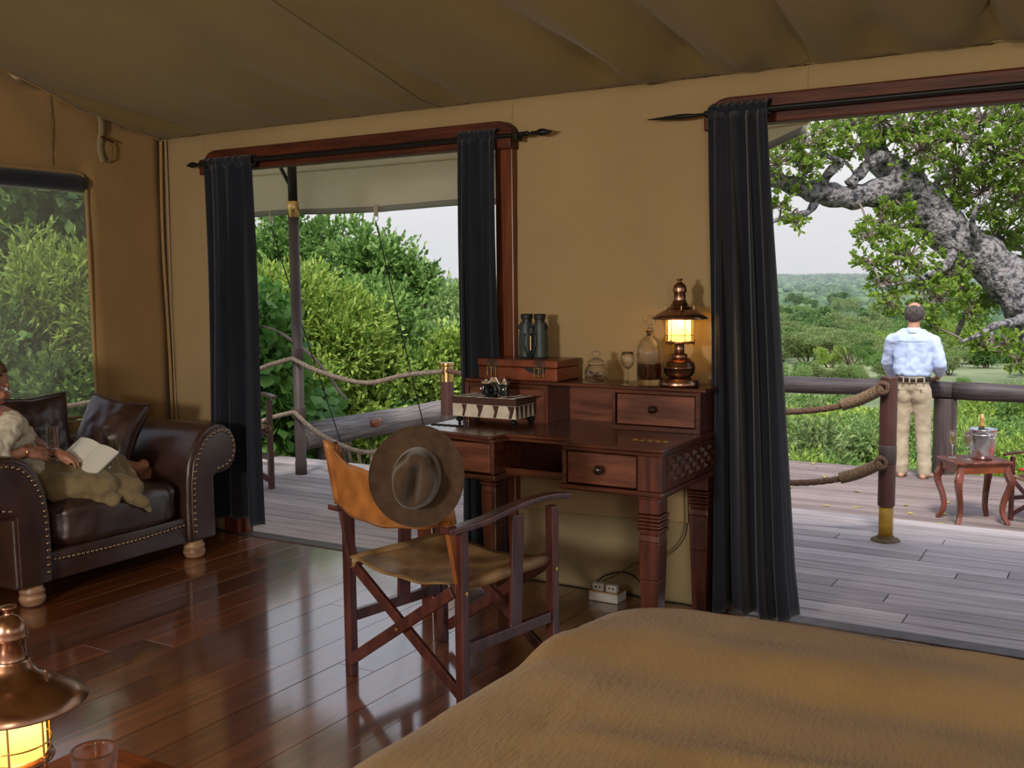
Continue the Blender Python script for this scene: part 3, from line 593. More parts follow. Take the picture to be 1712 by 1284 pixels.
def blobleaves(blobs, n, up=.35, shell=.75):
    """sample leaf bases and directions in a set of (x, y, z, r[, squash]) blobs, denser near their skins"""
    W = np.array([b[3]**2 for b in blobs]); pick = np.random.choice(len(blobs), n, p=W/W.sum()); B = np.array([(b[0], b[1], b[2], b[3], b[4] if len(b) > 4 else 1) for b in blobs])[pick]
    d = np.random.normal(size=(n, 3)); d /= np.linalg.norm(d, axis=1)[:, None]; rad = B[:, 3]*(shell+(1-shell)*np.random.rand(n)**.6)*(1+.12*np.random.normal(size=n))
    P = B[:, :3]+d*rad[:, None]*np.stack([np.ones(n), np.ones(n), B[:, 4]], 1); Dn = d+np.random.normal(size=(n, 3))*.6; Dn[:, 2] += up; return P, Dn
def shoots(blobs, n, up=.35, shell=.75, k=8, ln=.20):
    m_ = n//k; P, D = blobleaves(blobs, m_, up, shell); D /= np.linalg.norm(D, axis=1)[:, None]; D = D+np.array([0, 0, up]); D /= np.linalg.norm(D, axis=1)[:, None]
    L_ = ln*(.5+np.random.rand(m_)); t = np.tile(np.linspace(0, 1, k), m_); PP = np.repeat(P, k, 0)+np.repeat(D*L_[:, None], k, 0)*t[:, None]
    DD = np.repeat(D, k, 0)*.9+np.random.normal(size=(m_*k, 3))*.62*(1.15-t)[:, None]; return PP, DD
def branchy(mb, base, blobs, r0, seed=0):
    rs = random.Random(seed); b = Vector(base)
    for q in blobs:
        e = Vector(q[:3]); m_ = lerp(b, e, .5)+Vector((rs.uniform(-.15, .15), rs.uniform(-.15, .15), rs.uniform(0, .2)))*(e-b).length*.5
        P = smooth_path([b, m_, e], 4); k = len(P); mb.tube(P, [max(.006, r0*(1-.85*i/k)) for i in range(k)], 6, caps=False)
        for _ in range(3):
            d = Vector((rs.gauss(0, 1), rs.gauss(0, 1), rs.gauss(.3, 1))).normalized()*q[3]*.95; mb.tube([e-d*.1, e+d*.5+Vector((0, 0, .1*q[3])), e+d], [r0*.22, r0*.15, .004], 5, caps=False)
def shrub(label, base, blobs, n, size, m, shape='oval', stem='twigb', r0=.05, up=.35, group=None, name='bush', shell=.7, cat='bush', sub=9):
    t = thing(name, label, cat, base, 0, group); b0 = Vector(base); rs = random.Random(hash(label) % 999 if False else len(label)*7+n)
    loc = [(q[0]-b0.x, q[1]-b0.y, q[2]-b0.z, q[3]) for q in blobs]; small = []
    for q in loc:
        for _ in range(sub):
            d = Vector((rs.gauss(0, 1), rs.gauss(0, 1), rs.gauss(.15, 1))).normalized()*q[3]*rs.uniform(.40, .95); f = rs.uniform(.22, .42); small.append((q[0]+d.x, q[1]+d.y, q[2]+d.z, q[3]*f))
    P, D = shoots(small, n, up, shell, 8, size*2.4)
    link('foliage', leafmesh('foliage', P, D, size*(.6+.8*np.random.rand(len(P))), m, shape), t, 'stuff')
    s_ = MB(); branchy(s_, (0, 0, 0), loc, r0, n); s_o = obj('stems', s_, M[stem], t, world=False, smooth=True); s_o['kind'] = 'stuff'
    return t
shrub('bright yellow-green bush directly behind the tall awning pole', (-7.45, 8.25, -3.00), [(-8.64, 8.83, 1.20, 0.50), (-8.32, 9.04, 1.30, 0.42), (-7.89, 9.04, 1.10, 0.45), (-7.75, 9.35, 1.02, 0.40), (-8.24, 8.69, 0.94, 0.55), (-7.79, 9.06, 0.77, 0.45), (-8.50, 8.53, 0.85, 0.50), (-8.07, 8.88, 0.67, 0.50), (-7.63, 9.39, 0.75, 0.35)], 46000, 0.075, M['leaf_bright'], 'narrow')
shrub('dark dense bush in the middle of the left doorway', (-7.79, 10.13, -4.00), [(-8.16, 10.30, 1.20, 0.40), (-7.83, 10.10, 0.81, 0.50), (-7.75, 10.11, 0.45, 0.50), (-8.06, 9.80, 0.39, 0.50), (-7.68, 9.88, 0.15, 0.50), (-8.34, 10.17, 1.09, 0.38), (-8.45, 9.94, 0.58, 0.60), (-8.21, 10.23, 0.87, 0.50)], 48000, 0.07, M['leaf_mid'], 'oval')
shrub('upright leafy shoots rising against the sky in the left doorway', (-8.25, 10.52, -3.00), [(-8.17, 10.61, 1.94, 0.09), (-8.17, 10.60, 1.83, 0.13), (-8.16, 10.59, 1.68, 0.16), (-8.57, 10.61, 2.00, 0.09), (-8.57, 10.60, 1.88, 0.13), (-8.55, 10.59, 1.72, 0.16), (-7.95, 10.72, 1.71, 0.10), (-7.94, 10.71, 1.59, 0.16), (-8.39, 10.67, 1.57, 0.22), (-8.69, 10.50, 1.65, 0.20), (-7.75, 10.82, 1.51, 0.10), (-7.84, 10.75, 1.41, 0.20), (-8.96, 10.59, 1.77, 0.14)], 7000, 0.075, M['leaf_mid'], 'oval', sub=5, shell=.2)
shrub('taller loose tree at the back left of the left doorway', (-10.52, 11.04, -3.00), [(-11.28, 11.45, 2.08, 0.70), (-11.01, 11.60, 1.95, 0.60), (-10.63, 11.82, 1.90, 0.50), (-10.39, 11.94, 1.63, 0.50), (-10.73, 11.73, 1.68, 0.60), (-10.04, 12.13, 1.54, 0.40), (-10.39, 12.00, 2.23, 0.20), (-10.19, 12.13, 2.29, 0.15), (-9.98, 12.25, 2.22, 0.12), (-11.50, 11.31, 2.00, 0.80), (-10.82, 11.07, 1.47, 0.70)], 15000, 0.085, M['leaf_mid'], 'oval', sub=5, shell=.3, cat='tree', name='tree')
shrub('pale hazy bush filling the right of the left doorway', (-10.23, 14.63, -5.00), [(-11.55, 16.39, 0.50, 0.90), (-11.24, 15.38, 0.34, 1.10), (-10.20, 14.82, 0.19, 1.20), (-9.87, 13.81, -0.12, 1.20), (-8.97, 13.17, -0.16, 1.10), (-10.95, 16.70, 0.04, 1.00), (-9.83, 14.99, -0.22, 1.20), (-12.04, 16.09, 0.51, 0.70), (-11.52, 16.45, 0.90, 0.35), (-11.27, 16.59, 0.78, 0.35), (-11.86, 16.24, 0.85, 0.40), (-12.24, 15.98, 0.62, 0.70)], 60000, 0.085, M['leaf_pale'], 'oval')
shrub('low leafy bush with yellow tips above the log rail', (-6.79, 8.61, -3.00), [(-7.76, 8.83, 0.61, 0.40), (-7.77, 9.03, 0.40, 0.45), (-7.68, 9.55, 0.35, 0.45), (-7.56, 10.09, 0.31, 0.45), (-7.37, 10.44, 0.36, 0.45), (-7.56, 10.34, 0.47, 0.40), (-7.29, 10.71, 0.27, 0.50)], 22000, 0.065, M['leaf_bright'], 'oval')
shrub('yellow-green bush below the weathered log', (-6.29, 7.61, -2.00), [(-7.83, 9.39, -0.23, 0.35), (-7.79, 9.89, -0.22, 0.35), (-7.87, 9.12, -0.37, 0.33), (-7.77, 9.52, -0.49, 0.33), (-7.78, 10.37, -0.17, 0.40), (-7.76, 10.85, -0.15, 0.40), (-7.92, 8.87, -0.27, 0.30)], 10000, 0.06, M['leaf_bright'], 'oval')
shrub('dark large-leaved thicket behind the side window', (-10.64, 7.33, -3.00), [(-11.02, 6.94, 2.36, 1.10), (-10.69, 7.14, 2.36, 1.00), (-10.35, 7.35, 2.35, 0.90), (-9.83, 7.41, 2.21, 0.80), (-10.48, 6.97, 1.83, 1.00), (-10.21, 7.36, 1.70, 1.00), (-10.41, 6.82, 1.13, 1.00), (-10.01, 7.01, 0.74, 1.00), (-9.68, 7.20, 0.61, 0.90), (-10.14, 6.65, 0.26, 1.00), (-9.65, 6.93, 0.13, 1.00), (-9.87, 7.54, 1.50, 1.00), (-9.90, 7.62, 2.35, 1.00), (-11.10, 6.79, 1.38, 1.20), (-11.05, 6.70, 0.41, 1.20), (-9.80, 8.00, 2.03, 1.00), (-9.76, 7.90, 0.96, 1.00), (-9.43, 8.15, 1.49, 1.10)], 50000, 0.13, M['leaf_dark'], 'round')
shrub('bright feathery shrub close outside the side window', (-8.46, 5.75, -1.00), [(-8.40, 5.77, 1.87, 0.10), (-8.37, 5.77, 1.72, 0.16), (-8.25, 5.94, 1.58, 0.20), (-8.07, 6.05, 1.60, 0.22), (-8.21, 5.72, 1.46, 0.26), (-8.06, 5.91, 1.30, 0.28), (-8.31, 5.65, 1.41, 0.18), (-7.92, 6.11, 1.29, 0.32), (-8.19, 5.81, 1.17, 0.26), (-8.00, 6.03, 1.03, 0.26)], 9000, 0.08, M['leaf_bright'], 'narrow')
shrub('low mid-green shrub at the foot of the side window view', (-8.35, 5.54, -1.00), [(-8.45, 5.51, 0.89, 0.36), (-8.35, 5.66, 0.62, 0.42), (-8.50, 5.50, 1.10, 0.34), (-8.35, 5.89, 0.65, 0.38), (-8.20, 5.95, 0.38, 0.40), (-8.76, 5.42, 0.68, 0.50)], 15000, 0.075, M['leaf_mid'], 'oval')
VINE = [(-7.20, 7.23, 1.15, 0.35), (-7.01, 7.09, 0.94, 0.33), (-6.96, 7.09, 0.71, 0.33), (-6.95, 6.96, 0.51, 0.35), (-6.92, 7.21, 0.54, 0.28), (-6.87, 6.98, 0.29, 0.33), (-6.76, 7.16, 0.27, 0.28), (-6.79, 7.12, 0.08, 0.26), (-6.91, 6.93, 0.07, 0.30), (-7.25, 7.03, 0.71, 0.40), (-6.91, 7.66, 0.26, 0.25)]
TRUNK = [(-0.76, 14.87, 0.16, 0.33), (-1.09, 14.87, 0.76, 0.31), (-1.33, 14.89, 1.21, 0.29), (-1.77, 14.80, 1.71, 0.28), (-2.16, 14.60, 2.02, 0.27), (-2.49, 14.45, 2.45, 0.26), (-2.80, 14.30, 2.78, 0.23), (-3.03, 14.31, 3.06, 0.15), (-3.19, 14.49, 3.46, 0.12), (-3.41, 14.90, 4.04, 0.09)]
LIMBS = [[(-2.73, 14.33, 2.72, 0.22), (-3.01, 13.91, 2.56, 0.17), (-3.28, 13.63, 2.52, 0.15), (-3.54, 13.36, 2.57, 0.14), (-3.77, 13.11, 2.64, 0.12), (-4.00, 12.87, 2.74, 0.10), (-4.29, 12.59, 2.86, 0.07)],
 [(-2.87, 14.27, 2.88, 0.12), (-2.94, 13.89, 3.02, 0.09), (-3.11, 13.65, 2.82, 0.07), (-3.23, 13.56, 2.66, 0.07)],
 [(-3.56, 13.35, 2.59, 0.07), (-3.40, 13.23, 2.79, 0.06), (-3.26, 13.22, 2.92, 0.04), (-3.52, 12.95, 3.00, 0.03), (-3.73, 12.70, 2.91, 0.02)],
 [(-3.57, 13.33, 2.48, 0.06), (-3.63, 13.16, 2.32, 0.04), (-3.79, 12.94, 2.27, 0.04), (-3.98, 12.70, 2.19, 0.02)],
 [(-3.13, 14.40, 3.33, 0.08), (-2.81, 14.25, 3.40, 0.06), (-2.37, 14.26, 3.21, 0.05), (-1.96, 14.27, 3.22, 0.03), (-1.56, 14.38, 3.09, 0.02)],
 [(-2.49, 14.44, 2.41, 0.06), (-2.41, 15.01, 2.79, 0.05), (-2.20, 15.53, 3.14, 0.04), (-1.89, 15.98, 3.48, 0.02)],
 [(-1.85, 14.86, 1.68, 0.09), (-1.78, 15.41, 2.00, 0.07), (-1.60, 15.86, 1.92, 0.06), (-1.29, 16.43, 2.18, 0.04)],
 [(-2.11, 14.62, 1.91, 0.07), (-2.15, 14.21, 1.68, 0.06), (-2.27, 13.89, 1.53, 0.04), (-2.50, 13.62, 1.46, 0.03), (-2.79, 13.32, 1.39, 0.01)],
 [(-2.12, 14.73, 1.95, 0.08), (-2.23, 14.99, 1.69, 0.07), (-2.03, 15.28, 1.21, 0.06), (-2.17, 15.27, 0.72, 0.03)],
 [(-1.26, 14.79, 0.99, 0.07), (-1.42, 14.33, 0.93, 0.06), (-1.58, 14.00, 0.90, 0.04), (-1.72, 13.78, 0.80, 0.03), (-1.89, 13.56, 0.72, 0.01)],
 [(-1.61, 13.98, 0.90, 0.04), (-1.59, 13.97, 0.72, 0.02), (-1.59, 13.96, 0.61, 0.01)],
 [(-1.79, 14.66, 1.68, 0.05), (-1.88, 14.20, 2.19, 0.04), (-1.71, 14.10, 2.47, 0.02)]]
CROWN = [(-3.85, 12.62, 2.87, 0.35), (-3.67, 12.87, 3.10, 0.38), (-3.93, 12.85, 3.26, 0.30), (-3.43, 13.15, 3.25, 0.36), (-3.60, 12.88, 2.77, 0.25), (-3.89, 12.77, 2.38, 0.20), (-3.70, 12.87, 2.19, 0.17), (-3.23, 13.52, 3.38, 0.36), (-3.16, 13.53, 3.09, 0.25), (-2.96, 13.93, 3.48, 0.40), (-2.64, 14.12, 3.40, 0.42), (-2.32, 14.32, 3.55, 0.40), (-2.46, 13.95, 3.08, 0.38), (-2.08, 14.20, 3.22, 0.42), (-1.84, 14.37, 3.44, 0.40), (-1.52, 14.56, 3.40, 0.40), (-1.69, 14.40, 3.00, 0.42), (-1.40, 14.57, 2.92, 0.45), (-2.11, 14.48, 2.81, 0.40), (-1.84, 14.62, 2.58, 0.42), (-1.45, 14.85, 2.50, 0.42), (-2.24, 14.95, 2.47, 0.36), (-1.64, 15.50, 2.08, 0.42), (-1.36, 15.64, 1.75, 0.40), (-1.79, 15.44, 2.32, 0.35), (-3.39, 13.61, 2.97, 0.20), (-3.12, 13.97, 3.69, 0.30), (-2.54, 15.31, 3.06, 0.35), (-1.34, 14.69, 3.66, 0.40), (-1.09, 15.33, 2.74, 0.60), (-1.11, 15.38, 3.35, 0.60), (-2.98, 13.51, 1.98, 0.26), (-2.86, 13.73, 2.21, 0.24), (-2.95, 13.38, 1.69, 0.22), (-2.71, 13.92, 2.10, 0.30), (-2.53, 13.76, 1.75, 0.34), (-2.75, 13.47, 1.46, 0.28), (-2.68, 13.48, 1.17, 0.24), (-2.39, 13.80, 1.38, 0.34), (-2.64, 13.57, 1.75, 0.28), (-2.19, 13.90, 1.23, 0.30), (-2.11, 14.22, 1.53, 0.28), (-2.53, 14.51, 2.15, 0.24), (-2.24, 13.83, 0.90, 0.18), (-1.98, 14.95, 1.05, 0.30), (-1.70, 13.90, 0.65, 0.20), (-1.45, 14.05, 0.68, 0.24), (-1.32, 14.22, 0.49, 0.20), (-1.80, 15.19, 1.21, 0.28), (-2.83, 13.76, 2.35, 0.16), (-2.63, 14.00, 2.36, 0.18), (-2.05, 14.35, 1.30, 0.30)]

# ---- creeper with large leaves beside the left curtain: 200 leaves as parts
def bigleaf(name, shape, m, L_=1.0):
    """a single lobed leaf, base at the origin, growing along +y"""
    pr = {'round': [(0, 0), (.30, .08), (.44, .35), (.38, .65), (.18, .88), (0, 1)], 'obovate': [(0, 0), (.06, .18), (.20, .50), (.27, .78), (.16, .96), (0, 1)]}[shape]
    vs = []; fs = []
    for i, (a, b_) in enumerate(pr): vs += [(-a, b_, .10*a), (0, b_, -.12*b_*b_*.6), (a, b_, .10*a)]
    for i in range(len(pr)-1): k = i*3; fs += [(k, k+1, k+4, k+3), (k+1, k+2, k+5, k+4)]
    me = bpy.data.meshes.new(name); me.from_pydata([(x*L_, y*L_, z*L_) for x, y, z in vs], [], fs); me.materials.append(m); me.update(); return me
def scatter_leaves(parent, me, P, D, S, nmax, name='leaf', face=None):
    for i in range(min(nmax, len(P))):
        o = bpy.data.objects.new(name, me); COL.objects.link(o); o.parent = parent; o.location = P[i]
        d = Vector(D[i]).normalized(); q = d.to_track_quat('Y', 'Z'); o.rotation_mode = 'QUATERNION'
        from mathutils import Quaternion
        o.rotation_quaternion = q @ Quaternion((0, 1, 0), float(np.random.uniform(-1.1, 1.1))); o.scale = (S[i],)*3
base = (-7.2, 7.4, -2.6)
cr = thing('creeper', 'climbing creeper with large round leaves beside the left curtain', 'creeper', base)
loc = [(q[0]-base[0], q[1]-base[1], q[2]-base[2], q[3]) for q in VINE]
P, D = blobleaves(loc, 3600, -.5, .8); link('foliage', leafmesh('foliage', P, D, .12*(.6+.8*np.random.rand(len(P))), M['leaf_vine'], 'round'), cr, 'stuff')
P, D = blobleaves(loc, 1400, -.6, 1.0); cdir = np.array([0-base[0], 0-base[1], 0]); fr = (D@np.array([.68, -.73, 0]))
o_ = np.argsort(-fr)[:210]; scatter_leaves(cr, bigleaf('leaf', 'round', M['leaf_vine']), P[o_], D[o_]+np.array([.5, -.5, -.6]), .13+.07*np.random.rand(210), 210)
s_ = MB(); branchy(s_, (0, 0, 0), loc[:6], .03, 5)
s_.tube([(x-base[0], y-base[1], z-base[2]) for x, y, z in smooth_path([(-7.1, 6.95, 1.15), (-6.7, 6.98, 1.1), (-6.3, 7.05, .85), (-6.0, 7.1, .5)], 6)], .014, 6)
obj('stems', s_, M['twig'], cr, world=False, smooth=True)['kind'] = 'stuff'

# ---- the great tree beyond the rail
tb = (-.35, 15.2, -4.6)
tree = thing('tree', 'great leaning tree with lichened trunk spreading over the lower deck', 'tree', tb)
def W2L(p, b_): return (p[0]-b_[0], p[1]-b_[1], p[2]-b_[2])
def limb(pts, n=6, rough=.10):
    P = smooth_path([q[:3] for q in pts], n); R = [];
    for i in range(len(P)):
        k = min(i/n, len(pts)-1.001); a = int(k); R.append(lerp(pts[a][3], pts[min(a+1, len(pts)-1)][3], k-a)*(1+rough*math.sin(i*1.3+len(pts))))
    return P, R
mb = MB(); tr_pts = [(-.25, 15.25, -4.8, .45), (-.35, 15.2, -2.5, .40), (-.5, 15.15, -.9, .36)]+TRUNK
P, R = limb(tr_pts, 8, .05); mb.tube(P, R, 22)
t_o = obj('trunk', mb, M['bark'], tree, smooth=True, sub=1)
tx = bpy.data.textures.new('bark', 'CLOUDS'); tx.noise_scale = .22; tx.noise_depth = 4; q = t_o.modifiers.new('d', 'DISPLACE'); q.texture = tx; q.strength = .09; q.texture_coords = 'LOCAL'
tips = []
for i, l in enumerate(LIMBS):
    mb = MB(); P, R = limb(l, 6, .12); mb.tube(P, R, 14); b_ = obj('branch', mb, M['bark'], tree, smooth=True, sub=1 if i == 0 else 0)
    q = b_.modifiers.new('d', 'DISPLACE'); q.texture = tx; q.strength = .05 if i == 0 else .02; q.texture_coords = 'LOCAL'; tips += P
tw = MB(); rs = random.Random(3); LP = []; LD = []
src = [Vector(p) for p in tips]+[Vector(q[:3]) for q in TRUNK[3:]]
for c in CROWN:
    c0 = Vector(c[:3]); near = min(src, key=lambda p: (p-c0).length); mid = lerp(near, c0, .5)+Vector((rs.uniform(-.1, .1), rs.uniform(-.1, .1), rs.uniform(-.05, .15)))
    Pp = smooth_path([near, mid, c0], 4); tw.tube(Pp, [lerp(.016, .010, i/(len(Pp)-1)) for i in range(len(Pp))], 6, caps=False)
    nt_ = int(27*(c[3]/.3)**2)+6
    for _ in range(nt_):
        d = Vector((rs.gauss(0, 1), rs.gauss(0, 1), rs.gauss(.1, .9))).normalized(); e = c0+d*c[3]*rs.uniform(.45, 1.15); k = lerp(c0, e, .45)+Vector((rs.uniform(-.05, .05), rs.uniform(-.05, .05), rs.uniform(-.03, .06)))
        tw.tube([c0+d*.02, k, e], [.009, .006, .003], 4, caps=False)
        for _2 in range(rs.randint(6, 10)):
            g_ = (d*.8+Vector((rs.gauss(0, .7), rs.gauss(0, .7), rs.gauss(.35, .6)))); LP.append(tuple(e-d*rs.uniform(0, .09))); LD.append(tuple(g_))
LP = np.array(LP)-np.array(tb); LD = np.array(LD); S = .058+.034*np.random.rand(len(LP))
near_ = np.argsort(np.linalg.norm(LP+np.array(tb)-np.array([0, 0, 1.5]), axis=1)); big, rest = near_[:260], near_[260:]
# leaves with a rounded tip: six-point blades
def bladeleaves(name, P, D, s, m):
    n = len(P); D = D/np.linalg.norm(D, axis=1)[:, None]; A = np.random.normal(size=(n, 3)); Sd = np.cross(D, A); Sd /= np.linalg.norm(Sd, axis=1)[:, None]; Up = np.cross(Sd, D); s = s[:, None]
    V = np.empty((n, 6, 3)); V[:, 0] = P; V[:, 1] = P+D*s*.5+Sd*s*.20+Up*s*.08; V[:, 2] = P+D*s*.88+Sd*s*.22+Up*s*.02; V[:, 3] = P+D*s*1.02; V[:, 4] = P+D*s*.88-Sd*s*.22+Up*s*.02; V[:, 5] = P+D*s*.5-Sd*s*.20+Up*s*.08
    F = np.arange(n)[:, None]*6+np.array([[0, 1, 2, 3, 0, 3, 4, 5]]); return fastmesh(name, V.reshape(-1, 3), F.reshape(-1), 4, m)
link('foliage', bladeleaves('foliage', LP[rest], LD[rest], S[rest], M['leaf_tree']), tree, 'stuff')
scatter_leaves(tree, bigleaf('leaf', 'obovate', M['leaf_tree']), LP[big], LD[big], S[big], 260)
obj('twigs', tw, M['twig'], tree)['kind'] = 'stuff'

# ---- valley: shrubs on the near slope, acacias, rocks, far bush
def protoshrub(i, m, n, size, shape, flat=.75):
    rs = random.Random(i); bl = [(rs.uniform(-.9, .9), rs.uniform(-.9, .9), rs.uniform(.6, 1.45)*flat, rs.uniform(.35, .6)) for _ in range(8)]; big_ = bl; sb = []
    for q in bl:
        for _ in range(9):
            d = Vector((rs.gauss(0, 1), rs.gauss(0, 1), rs.gauss(.3, .8))).normalized()*q[3]*rs.uniform(.5, .9); sb.append((q[0]+d.x, q[1]+d.y, q[2]+d.z, q[3]*rs.uniform(.22, .38)))
    bl = sb
    P, D = shoots(bl, n, .15, .6, 6, size*1.6); me = leafmesh('foliage', P, D, size*(.6+.8*np.random.rand(len(P))), m, shape)
    s_ = MB(); branchy(s_, (0, 0, -.3), big_[:6], .05, i); return me, s_
protos = []
for i, (m_, n, sz, shp) in enumerate([('leaf_mid', 16000, .075, 'narrow'), ('leaf_bright', 16000, .075, 'narrow'), ('leaf_pale', 16000, .075, 'narrow'), ('leaf_acacia', 12000, .09, 'narrow'), ('leaf_dark', 12000, .10, 'oval'), ('leaf_bright', 14000, .085, 'oval')]):
    me, s_ = protoshrub(i+20, M[m_], n, sz, shp); protos.append((me, s_))
stem_me = []
for me, s_ in protos:
    q = obj('stems', s_, M['twigb'], None, world=False, smooth=True); stem_me.append(q.data); bpy.data.objects.remove(q)
KIND = ['mid-green', 'bright green', 'pale green', 'dusty olive', 'dark green', 'yellow-green']
def putbush(x, y, s, k, label, group, z=None, cat='bush', name='bush'):
    t = thing(name, label, cat, (x, y, T(x, y) if z is None else z), rnd(0, 6.28), group); t.scale = (s, s, s*rnd(.8, 1.15))
    a = link('foliage', protos[k][0], t, 'stuff'); b_ = link('stems', stem_me[k], t, 'stuff'); return t
# near slope seen under and over the lower deck's rail (right doorway) and past the left bushes
rs = random.Random(11)
n = 0
for _ in range(4000):
    if n >= 100: break
    d = 16.5+45*rs.random()**1.2; a = rs.uniform(.03, .37) if rs.random() < .85 else rs.uniform(.5, .85); x, y = -d*math.sin(a), d*math.cos(a)
    if d < 20 and rs.random() < .3: continue
    s = rs.uniform(1.0, 1.6)*(1 if d < 25 else 1.3 if d < 40 else 1.6); k = rs.choice([0, 1, 1, 2, 3, 5, 0])
    if a < .14 and 50 < d and rs.random() < .6: continue
    if a > .4 and d < 24: continue
    putbush(x, y, s, k, KIND[k]+' feathery bush on the near slope just below the lower deck', KIND[k]+' bushes on the near slope'); n += 1
n = 0
for _ in range(4000):
    if n >= 120: break
    d = 60+(rs.random()**.8)*150; a = rs.uniform(.04, .36) if rs.random() < .85 else rs.uniform(.55, .82); x, y = -d*math.sin(a), d*math.cos(a)
    if a < .16 and d < 95 and rs.random() < .35: continue
    s = rs.uniform(.6, .95) if d < 105 else rs.uniform(1.2, 2.0) if d < 150 else rs.uniform(2, 3.4); k = rs.choice([0, 2, 3, 3, 4, 0, 1])
    putbush(x, y, s, k, KIND[k]+' rounded bush in the middle distance of the valley', KIND[k]+' bushes in the middle distance'); n += 1
n = 0
while n < 120:
    d = 185+(rs.random()**1.3)*330; a = rs.uniform(.05, .35) if rs.random() < .85 else rs.uniform(.57, .82); x, y = -d*math.sin(a), d*math.cos(a); k = rs.choice([0, 4, 4, 2, 3])
    putbush(x, y, rs.uniform(2.6, 4.6), k, KIND[k]+' round tree far out on the valley floor', KIND[k]+' trees far out in the valley', cat='tree', name='valley_tree'); n += 1
# flat-topped acacias
def acacia_proto():
    P = []; D = []; rs = random.Random(5); bl = []
    for _ in range(26):
        r_ = 5.2*math.sqrt(rs.random()); a = rs.uniform(0, 6.28); bl.append((r_*math.cos(a), r_*math.sin(a), 5.0-.035*r_*r_+rs.uniform(-.15, .25), rs.uniform(.8, 1.3), .35))
    P, D = blobleaves(bl, 9000, .6, .5); me = leafmesh('crown', P, D, .24*(.6+.8*np.random.rand(9000)), M['leaf_acacia'], 'narrow')
    s_ = MB()
    for q in bl[:14]:
        a = math.atan2(q[1], q[0]); m_ = (q[0]*.35, q[1]*.35, 2.6); s_.tube(smooth_path([(0, 0, -.5), (.1*math.cos(a), .1*math.sin(a), 1.1), m_, (q[0]*.8, q[1]*.8, 4.3)], 4), [max(.025, .17*(1-i/10)) for i in range(13)], 6, caps=False)
    q = obj('trunk', s_, M['twigb'], None, world=False, smooth=True); st = q.data; bpy.data.objects.remove(q); return me, st
ac = acacia_proto()
def acacia(x, y, s, label, z=None, sz=1):
    t = thing('acacia_tree', label, 'tree', (x, y, T(x, y) if z is None else z), rnd(0, 6.28), 'flat-topped acacias in the valley'); t.scale = (s, s, s*sz); link('crown', ac[0], t, 'stuff'); link('trunk', ac[1], t); return t
def along(u_, d):   # bearing given as a fraction across the valley view, distance d
    return -d*math.sin(u_), d*math.cos(u_)
for (a, d, s, z, lab) in [(.230, 112, .85, -8.6, 'flat-topped acacia with bare forked trunk, left of the man beyond the rail'), (.170, 104, .72, -8.2, 'second flat-topped acacia with thick dark trunk, hidden partly behind the man'),
                          (.075, 62, .62, -7.6, 'broad low acacia crown to the right of the man above the rail'), (.318, 75, .55, -8.2, 'flat-topped acacia close to the wide curtain above the rail'), (.02, 85, .8, -8, 'flat acacia crown behind the leaning trunk'),
                          (.36, 130, .9, None, 'flat-topped acacia in the gap right of the left doorway bushes')]:
    x, y = along(a, d); acacia(x, y, s, lab, z)
for i in range(16):
    x, y = along(rs.uniform(-.02, .4), rs.uniform(140, 260)); acacia(x, y, rs.uniform(.7, 1.1), 'small distant flat-topped acacia among the valley bushes')
# pale boulders beside the rail post
for i, (a, d, s) in enumerate([(.128, 71, 1.0), (.118, 72, 1.3), (.108, 73, .8), (.123, 66, 1.1), (.112, 66, .7), (.084, 74, 1.3)]):
    x, y = along(a, d); s *= .62; mb = MB().ell((x, y, -7.7-(.7 if d < 70 else 0)), (s*1.15, s, s*.62), nu=18, nv=12); mb.v = [tuple(Vector(v)+Vector((1, 1, .6))*(nz3(*v, .8)*.28*s)) for v in mb.v]
    tag(obj('boulder', mb, M['rock'], smooth=True), 'pale granite boulder in the bush beyond the handrail post', 'rock', 'pale boulders beyond the handrail')
# far bush: beyond counting
def crowns(name, n, dmin, dmax, pw, rmin, rmax, a0, a1, seed, sub, flat=.75):
    rs = np.random.RandomState(seed); bm = bmesh.new(); bmesh.ops.create_icosphere(bm, subdivisions=sub, radius=1); V0 = np.array([v.co[:] for v in bm.verts]); F0 = np.array([[v.index for v in f.verts] for f in bm.faces]); bm.free()
    d = dmin+(dmax-dmin)*rs.rand(n)**pw; a = rs.uniform(a0, a1, n); VV = []; FF = []
    for i in range(n):
        x, y = -d[i]*math.sin(a[i]), d[i]*math.cos(a[i]); R_ = rs.uniform(rmin, rmax)*(.6+.4*min(d[i]/600, 1.6)); nn = V0*(1+.28*rs.normal(size=(len(V0), 1))*.6); nn[:, 2] = np.where(nn[:, 2] < -.35, -.35, nn[:, 2])
        VV.append(nn*np.array([R_*rs.uniform(.9, 1.5), R_*rs.uniform(.9, 1.5), R_*flat])+np.array([x, y, T(x, y)+R_*.28])); FF.append(F0+i*len(V0))
    return fastmesh(name, np.vstack(VV), np.vstack(FF).ravel(), 3, M['leaf_far'])
fb = link('far_bush', crowns('far_bush', 5200, 300, 1700, 1.4, 2.2, 4.0, -.05, .9, 4, 2, 1.0), None, 'stuff'); tag(fb, 'haze-green bush covering the far plain up to the ridge', 'vegetation')
def ridge(): return crowns('ridge_bush', 13000, 1700, 3950, .9, 3.0, 5.5, -.1, .9, 9, 1)
tag(link('ridge_bush', ridge(), None, 'stuff'), 'blue-green bush on the distant ridge at the horizon', 'vegetation')
